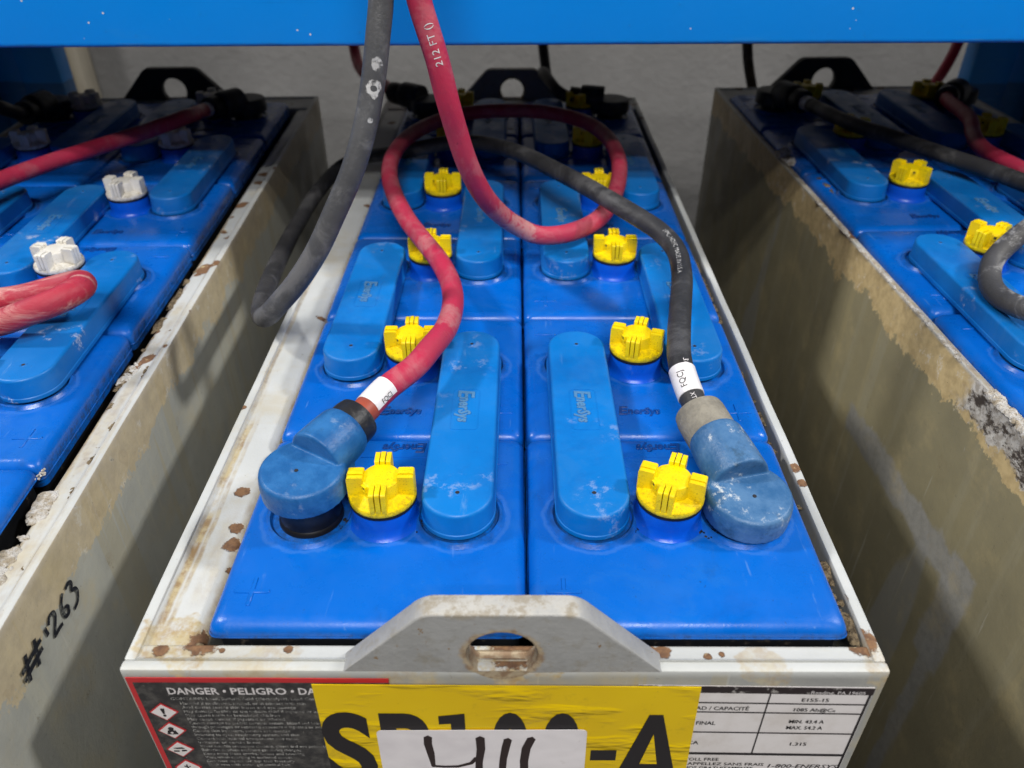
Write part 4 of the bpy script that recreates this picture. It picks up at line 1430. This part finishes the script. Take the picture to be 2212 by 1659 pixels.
loose('scuffed red cable bent double over the front of the left battery', cable_red_scuffed,
      [(-0.64, 0.445, 0.075), (-0.50, 0.450, 0.058), (-0.42, 0.4530, 0.052), (-0.3679, 0.4546, 0.0510), (-0.3445, 0.4532, 0.0550), (-0.3241, 0.4547, 0.0620), (-0.3066, 0.4603, 0.0670), (-0.2990, 0.4670, 0.0690), (-0.2960, 0.4780, 0.0690), (-0.3010, 0.4880, 0.0670), (-0.3160, 0.4900, 0.0630), (-0.345, 0.484, 0.0570), (-0.38, 0.482, 0.054), (-0.46, 0.48, 0.055), (-0.64, 0.475, 0.08)], 0.0090)
loose('salt marked black cable bent in a U over the right battery', cable_black_salty,
      [(0.56, 0.60, 0.15), (0.47, 0.57, 0.115), (0.4115, 0.5609, 0.0900), (0.3877, 0.5566, 0.0750), (0.3752, 0.5512, 0.0660), (0.3631, 0.5422, 0.0580), (0.3545, 0.5270, 0.0535), (0.3490, 0.5112, 0.0515), (0.3475, 0.4934, 0.0520), (0.3510, 0.4713, 0.0560), (0.3600, 0.4509, 0.0600), (0.40, 0.40, 0.06)], 0.0078)
loose('black cable hanging behind the rack beside the right battery', cable_black, [(0.352, 1.30, 0.60), (0.350, 1.29, 0.30), (0.350, 1.275, 0.09), (0.356, 1.27, 0.04), (0.372, 1.27, -0.01), (0.40, 1.27, -0.10), (0.42, 1.28, -0.4)])
loose('red cable hanging behind the rack near the right upright', cable_red, [(0.70, 1.34, 0.60), (0.70, 1.32, 0.15), (0.668, 1.27, 0.048), (0.640, 1.25, 0.0), (0.60, 1.245, -0.06), (0.55, 1.25, -0.3)])


# ----------------------------------------------------------------- number written on the side of the left battery
def side_point(u, w):
    """u along the tray (front to back, battery frame), w height"""
    return Vector((0.1936 + 0.0009, u, w))


g = G()


def pen(pts, w, dx=0.0):
    P = [Vector(p) for p in pts]
    fine = []
    for i in range(len(P) - 1):
        for k in range(4):
            fine.append(P[i].lerp(P[i + 1], k / 4))
    fine.append(P[-1])
    for _ in range(2):
        fine = [fine[0]] + [(fine[i - 1] + fine[i] * 2 + fine[i + 1]) / 4 for i in range(1, len(fine) - 1)] + [fine[-1]]
    Lr, Rr = [], []
    for i, p in enumerate(fine):
        d = (fine[min(i + 1, len(fine) - 1)] - fine[max(i - 1, 0)]).normalized()
        n_ = Vector((-d.y, d.x)) * w
        Lr.append(side_point(*(p + n_)) + Vector((dx, 0, 0)))
        Rr.append(side_point(*(p - n_)) + Vector((dx, 0, 0)))
    vs = [(g.bm.verts.new(a), g.bm.verts.new(b)) for a, b in zip(Lr, Rr)]
    fs = [g.bm.faces.new((a[0], a[1], b[1], b[0])) for a, b in zip(vs, vs[1:])]
    g._new(fs, marker_worn, False)


NUM0 = (0.300, -0.050)
SC = 0.0240
glyphs = {'#': [[(0.15, 0), (0.35, 1)], [(0.55, 0), (0.75, 1)], [(0, 0.32), (0.85, 0.36)], [(0.02, 0.66), (0.9, 0.70)]],
          '1': [[(0.3, 0.95), (0.32, 0.5)]],
          '2': [[(0.0, 0.75), (0.2, 0.98), (0.5, 0.9), (0.5, 0.65), (0.2, 0.3), (0.0, 0.05), (0.35, 0.08), (0.65, 0.02)]],
          '6': [[(0.5, 1.0), (0.2, 0.75), (0.05, 0.35), (0.15, 0.05), (0.4, 0.02), (0.5, 0.25), (0.35, 0.42), (0.1, 0.3)]],
          '3': [[(0.05, 0.95), (0.35, 1.0), (0.5, 0.8), (0.3, 0.58), (0.55, 0.45), (0.6, 0.2), (0.4, -0.1), (0.05, -0.15)]]}
u = 0.2757
for ch, wd, ht, adv in (('#', 0.0235, 0.0150, 0.0255), ('1', 0.006, 0.013, 0.0050), ('2', 0.0150, 0.0145, 0.0120), ('6', 0.0140, 0.0145, 0.0095), ('3', 0.0150, 0.0150, 0.012)):
    for k, st in enumerate(glyphs[ch]):
        pen([(u + a * wd, -0.0405 - (u - 0.2757) * 0.05 + b * ht) for a, b in st], 0.00125 if ch != '#' else 0.0015, 0.00015 * k)
    u += adv
o = g.build('handwritten_number', bat_l, -BASE)


# ----------------------------------------------------------------- acid crust on the tray rims
def crust(parent, pts, r, n, spread, name='acid_crust', mat=None):
    """lumpy white deposit: many small warped grains heaped along a line"""
    g = G()
    for i in range(n):
        t = random.random() * (len(pts) - 1)
        k = int(t)
        p = Vector(pts[k]).lerp(Vector(pts[k + 1]), t - k)
        p += Vector((random.gauss(0, spread), random.gauss(0, spread * 1.5), random.gauss(0, spread * 0.35)))
        rr = r * random.uniform(0.35, 1.15)
        b = bmesh.new()
        bmesh.ops.create_icosphere(b, subdivisions=2 if rr > 0.0014 else 1, radius=rr)
        sd = Vector((random.random() * 50, 0, 0))
        for v in b.verts:
            v.co *= 1 + 0.55 * mnoise.noise(v.co * (1.4 / rr) + sd)
            v.co.z *= 0.62
        me = bpy.data.meshes.new('t')
        b.to_mesh(me)
        b.free()
        g.mesh(me, mat or acid_crust, Matrix.Translation(p), True)
        bpy.data.meshes.remove(me)
    return g.build(name, parent, -BASE)


def caked(parent, pts, width, amp, cover, seed, mat, step=0.0007, name='acid_crust'):
    """deposit bonded to the paint: a ragged height field along a line, kept only where it has thickness"""
    g = G()
    P = [Vector(p) for p in pts]
    L = [0.0]
    for a, b in zip(P, P[1:]):
        L.append(L[-1] + (b - a).length)
    n = max(4, int(L[-1] / step))
    w = max(4, int(width / step))
    d0 = (P[-1] - P[0]).normalized()
    side = Vector((d0.y, -d0.x, 0))
    grid = []
    for i in range(n + 1):
        t = L[-1] * i / n
        k = max(q for q in range(len(P) - 1) if L[q] <= t + 1e-9)
        c0 = P[k].lerp(P[k + 1], (t - L[k]) / (L[k + 1] - L[k]))
        row = []
        for q in range(w + 1):
            v = (q / w - 0.5) * 2
            p = c0 + side * (v * width / 2)
            s3 = Vector((p.x, p.y, seed))
            f = mnoise.fractal(s3 * 110, 0.9, 2.1, 6) * 0.55 + mnoise.noise(s3 * 45) * 0.7 + cover
            e = min(i, n - i) / n
            f -= 1.15 * v ** 4 + 0.6 * max(0, 0.12 - e) / 0.12
            h = max(0.0, min(1.0, f)) ** 0.6 * amp * (0.75 + 0.5 * mnoise.noise(s3 * 520))
            row.append((g.bm.verts.new(p + Vector((0, 0, h if f > 0 else -0.0006))), f))
        grid.append(row)
    fs = []
    for a, b in zip(grid, grid[1:]):
        for q in range(w):
            if max(a[q][1], a[q + 1][1], b[q][1], b[q + 1][1]) > 0:
                fs.append(g.bm.faces.new((a[q][0], a[q + 1][0], b[q + 1][0], b[q][0])))
    seen = set()
    for f0 in fs:
        if f0 in seen:
            continue
        comp, stack = [], [f0]
        seen.add(f0)
        while stack:
            f1 = stack.pop()
            comp.append(f1)
            for e in f1.edges:
                for f2 in e.link_faces:
                    if f2 not in seen:
                        seen.add(f2)
                        stack.append(f2)
        if len(comp) < 14:
            continue
        h = G()
        vm = {}
        nf = []
        for f1 in comp:
            nf.append(h.bm.faces.new([vm.setdefault(v, None) or vm.__setitem__(v, h.bm.verts.new(v.co)) or vm[v] for v in f1.verts]))
        h._new(nf, mat, True)
        h.build(name, parent, -BASE)
    g.bm.free()


xi = 0.1725
LZ = -0.0036
caked(bat_l, [(xi - 0.001, 0.27, LZ), (xi + 0.001, 0.345, LZ), (xi + 0.001, 0.392, LZ)], 0.016, 0.0028, 0.10, 1.0, acid_crust, 0.0005)
caked(bat_l, [(xi + 0.001, 0.485, LZ), (xi + 0.002, 0.525, LZ)], 0.013, 0.0026, 0.06, 4.0, acid_crust, 0.0005)
caked(bat_l, [(xi + 0.001, 0.40, LZ), (xi + 0.001, 0.72, LZ)], 0.009, 0.0016, -0.12, 7.0, crust_tan)
caked(bat_l, [(0.1845, 0.30, LZ), (0.1845, 0.62, LZ)], 0.006, 0.0010, -0.22, 8.0, crust_tan)
crust(bat_l, [(0.164, 0.385, 0.003), (0.166, 0.393, 0.001)], 0.0010, 26, 0.0014)
caked(bat_r, [(-0.1555, 0.25, 0.0035), (-0.155, 0.455, 0.0032)], 0.013, 0.0042, 0.22, 2.0, acid_crust, 0.0005)
caked(bat_r, [(-0.1555, 0.45, 0.0032), (-0.155, 0.80, 0.0032)], 0.0065, 0.0018, 0.04, 3.0, acid_crust, 0.0005)
caked(bat_r, [(-0.152, 0.865, 0.006), (-0.150, 0.915, 0.006)], 0.018, 0.0100, 0.22, 9.0, acid_crust)
caked(bat_r, [(-0.140, 0.83, 0.0100), (-0.139, 0.770, 0.0100)], 0.008, 0.0014, 0.05, 5.0, crust_tan)
caked(bat_r, [(-0.138, 0.752, 0.0100), (-0.090, 0.738, 0.0100)], 0.012, 0.0012, 0.05, 6.0, crust_tan)
caked(bat_c, [(0.1690, 0.2415, -0.003), (0.1695, 0.30, -0.003)], 0.0075, 0.0030, 0.15, 11.0, crust_tan, 0.0005)
caked(bat_c, [(0.1692, 0.30, -0.005), (0.1692, 0.75, -0.005)], 0.0060, 0.0020, -0.05, 12.0, crust_tan)
caked(bat_c, [(-0.158, 0.2415, -0.003), (-0.142, 0.2410, -0.003)], 0.006, 0.0022, 0.10, 13.0, crust_tan, 0.0005)
caked(bat_c, [(-0.1525, 0.33, -0.004), (-0.1525, 0.62, -0.004)], 0.0035, 0.0012, -0.10, 15.0, crust_tan)


def dirt(parent, pts, n, r=0.0012):
    """dark grit caught between neck, cover and boot"""
    g = G()
    for p0, sp in pts:
        for i in range(n):
            p = Vector(p0) + Vector((random.gauss(0, sp), random.gauss(0, sp), 0.0001))
            rr = r * random.uniform(0.25, 1.0)
            b = bmesh.new()
            bmesh.ops.create_icosphere(b, subdivisions=1, radius=rr)
            for v in b.verts:
                v.co *= 1 + 0.5 * mnoise.noise(v.co * (2 / rr) + p * 300)
                v.co.z *= 0.5
            me = bpy.data.meshes.new('t')
            b.to_mesh(me)
            b.free()
            g.mesh(me, gap_dirt, Matrix.Translation(p), True)
            bpy.data.meshes.remove(me)
    return g.build('dirt', parent, -BASE)


for spot_ in (((-0.0925, 0.312, ZT), 0.0028), ((-0.0515, 0.310, ZT), 0.0016), ((0.108, 0.306, ZT), 0.0032), ((0.067, 0.309, ZT), 0.0016)):
    dirt(bat_c, [spot_], 26)
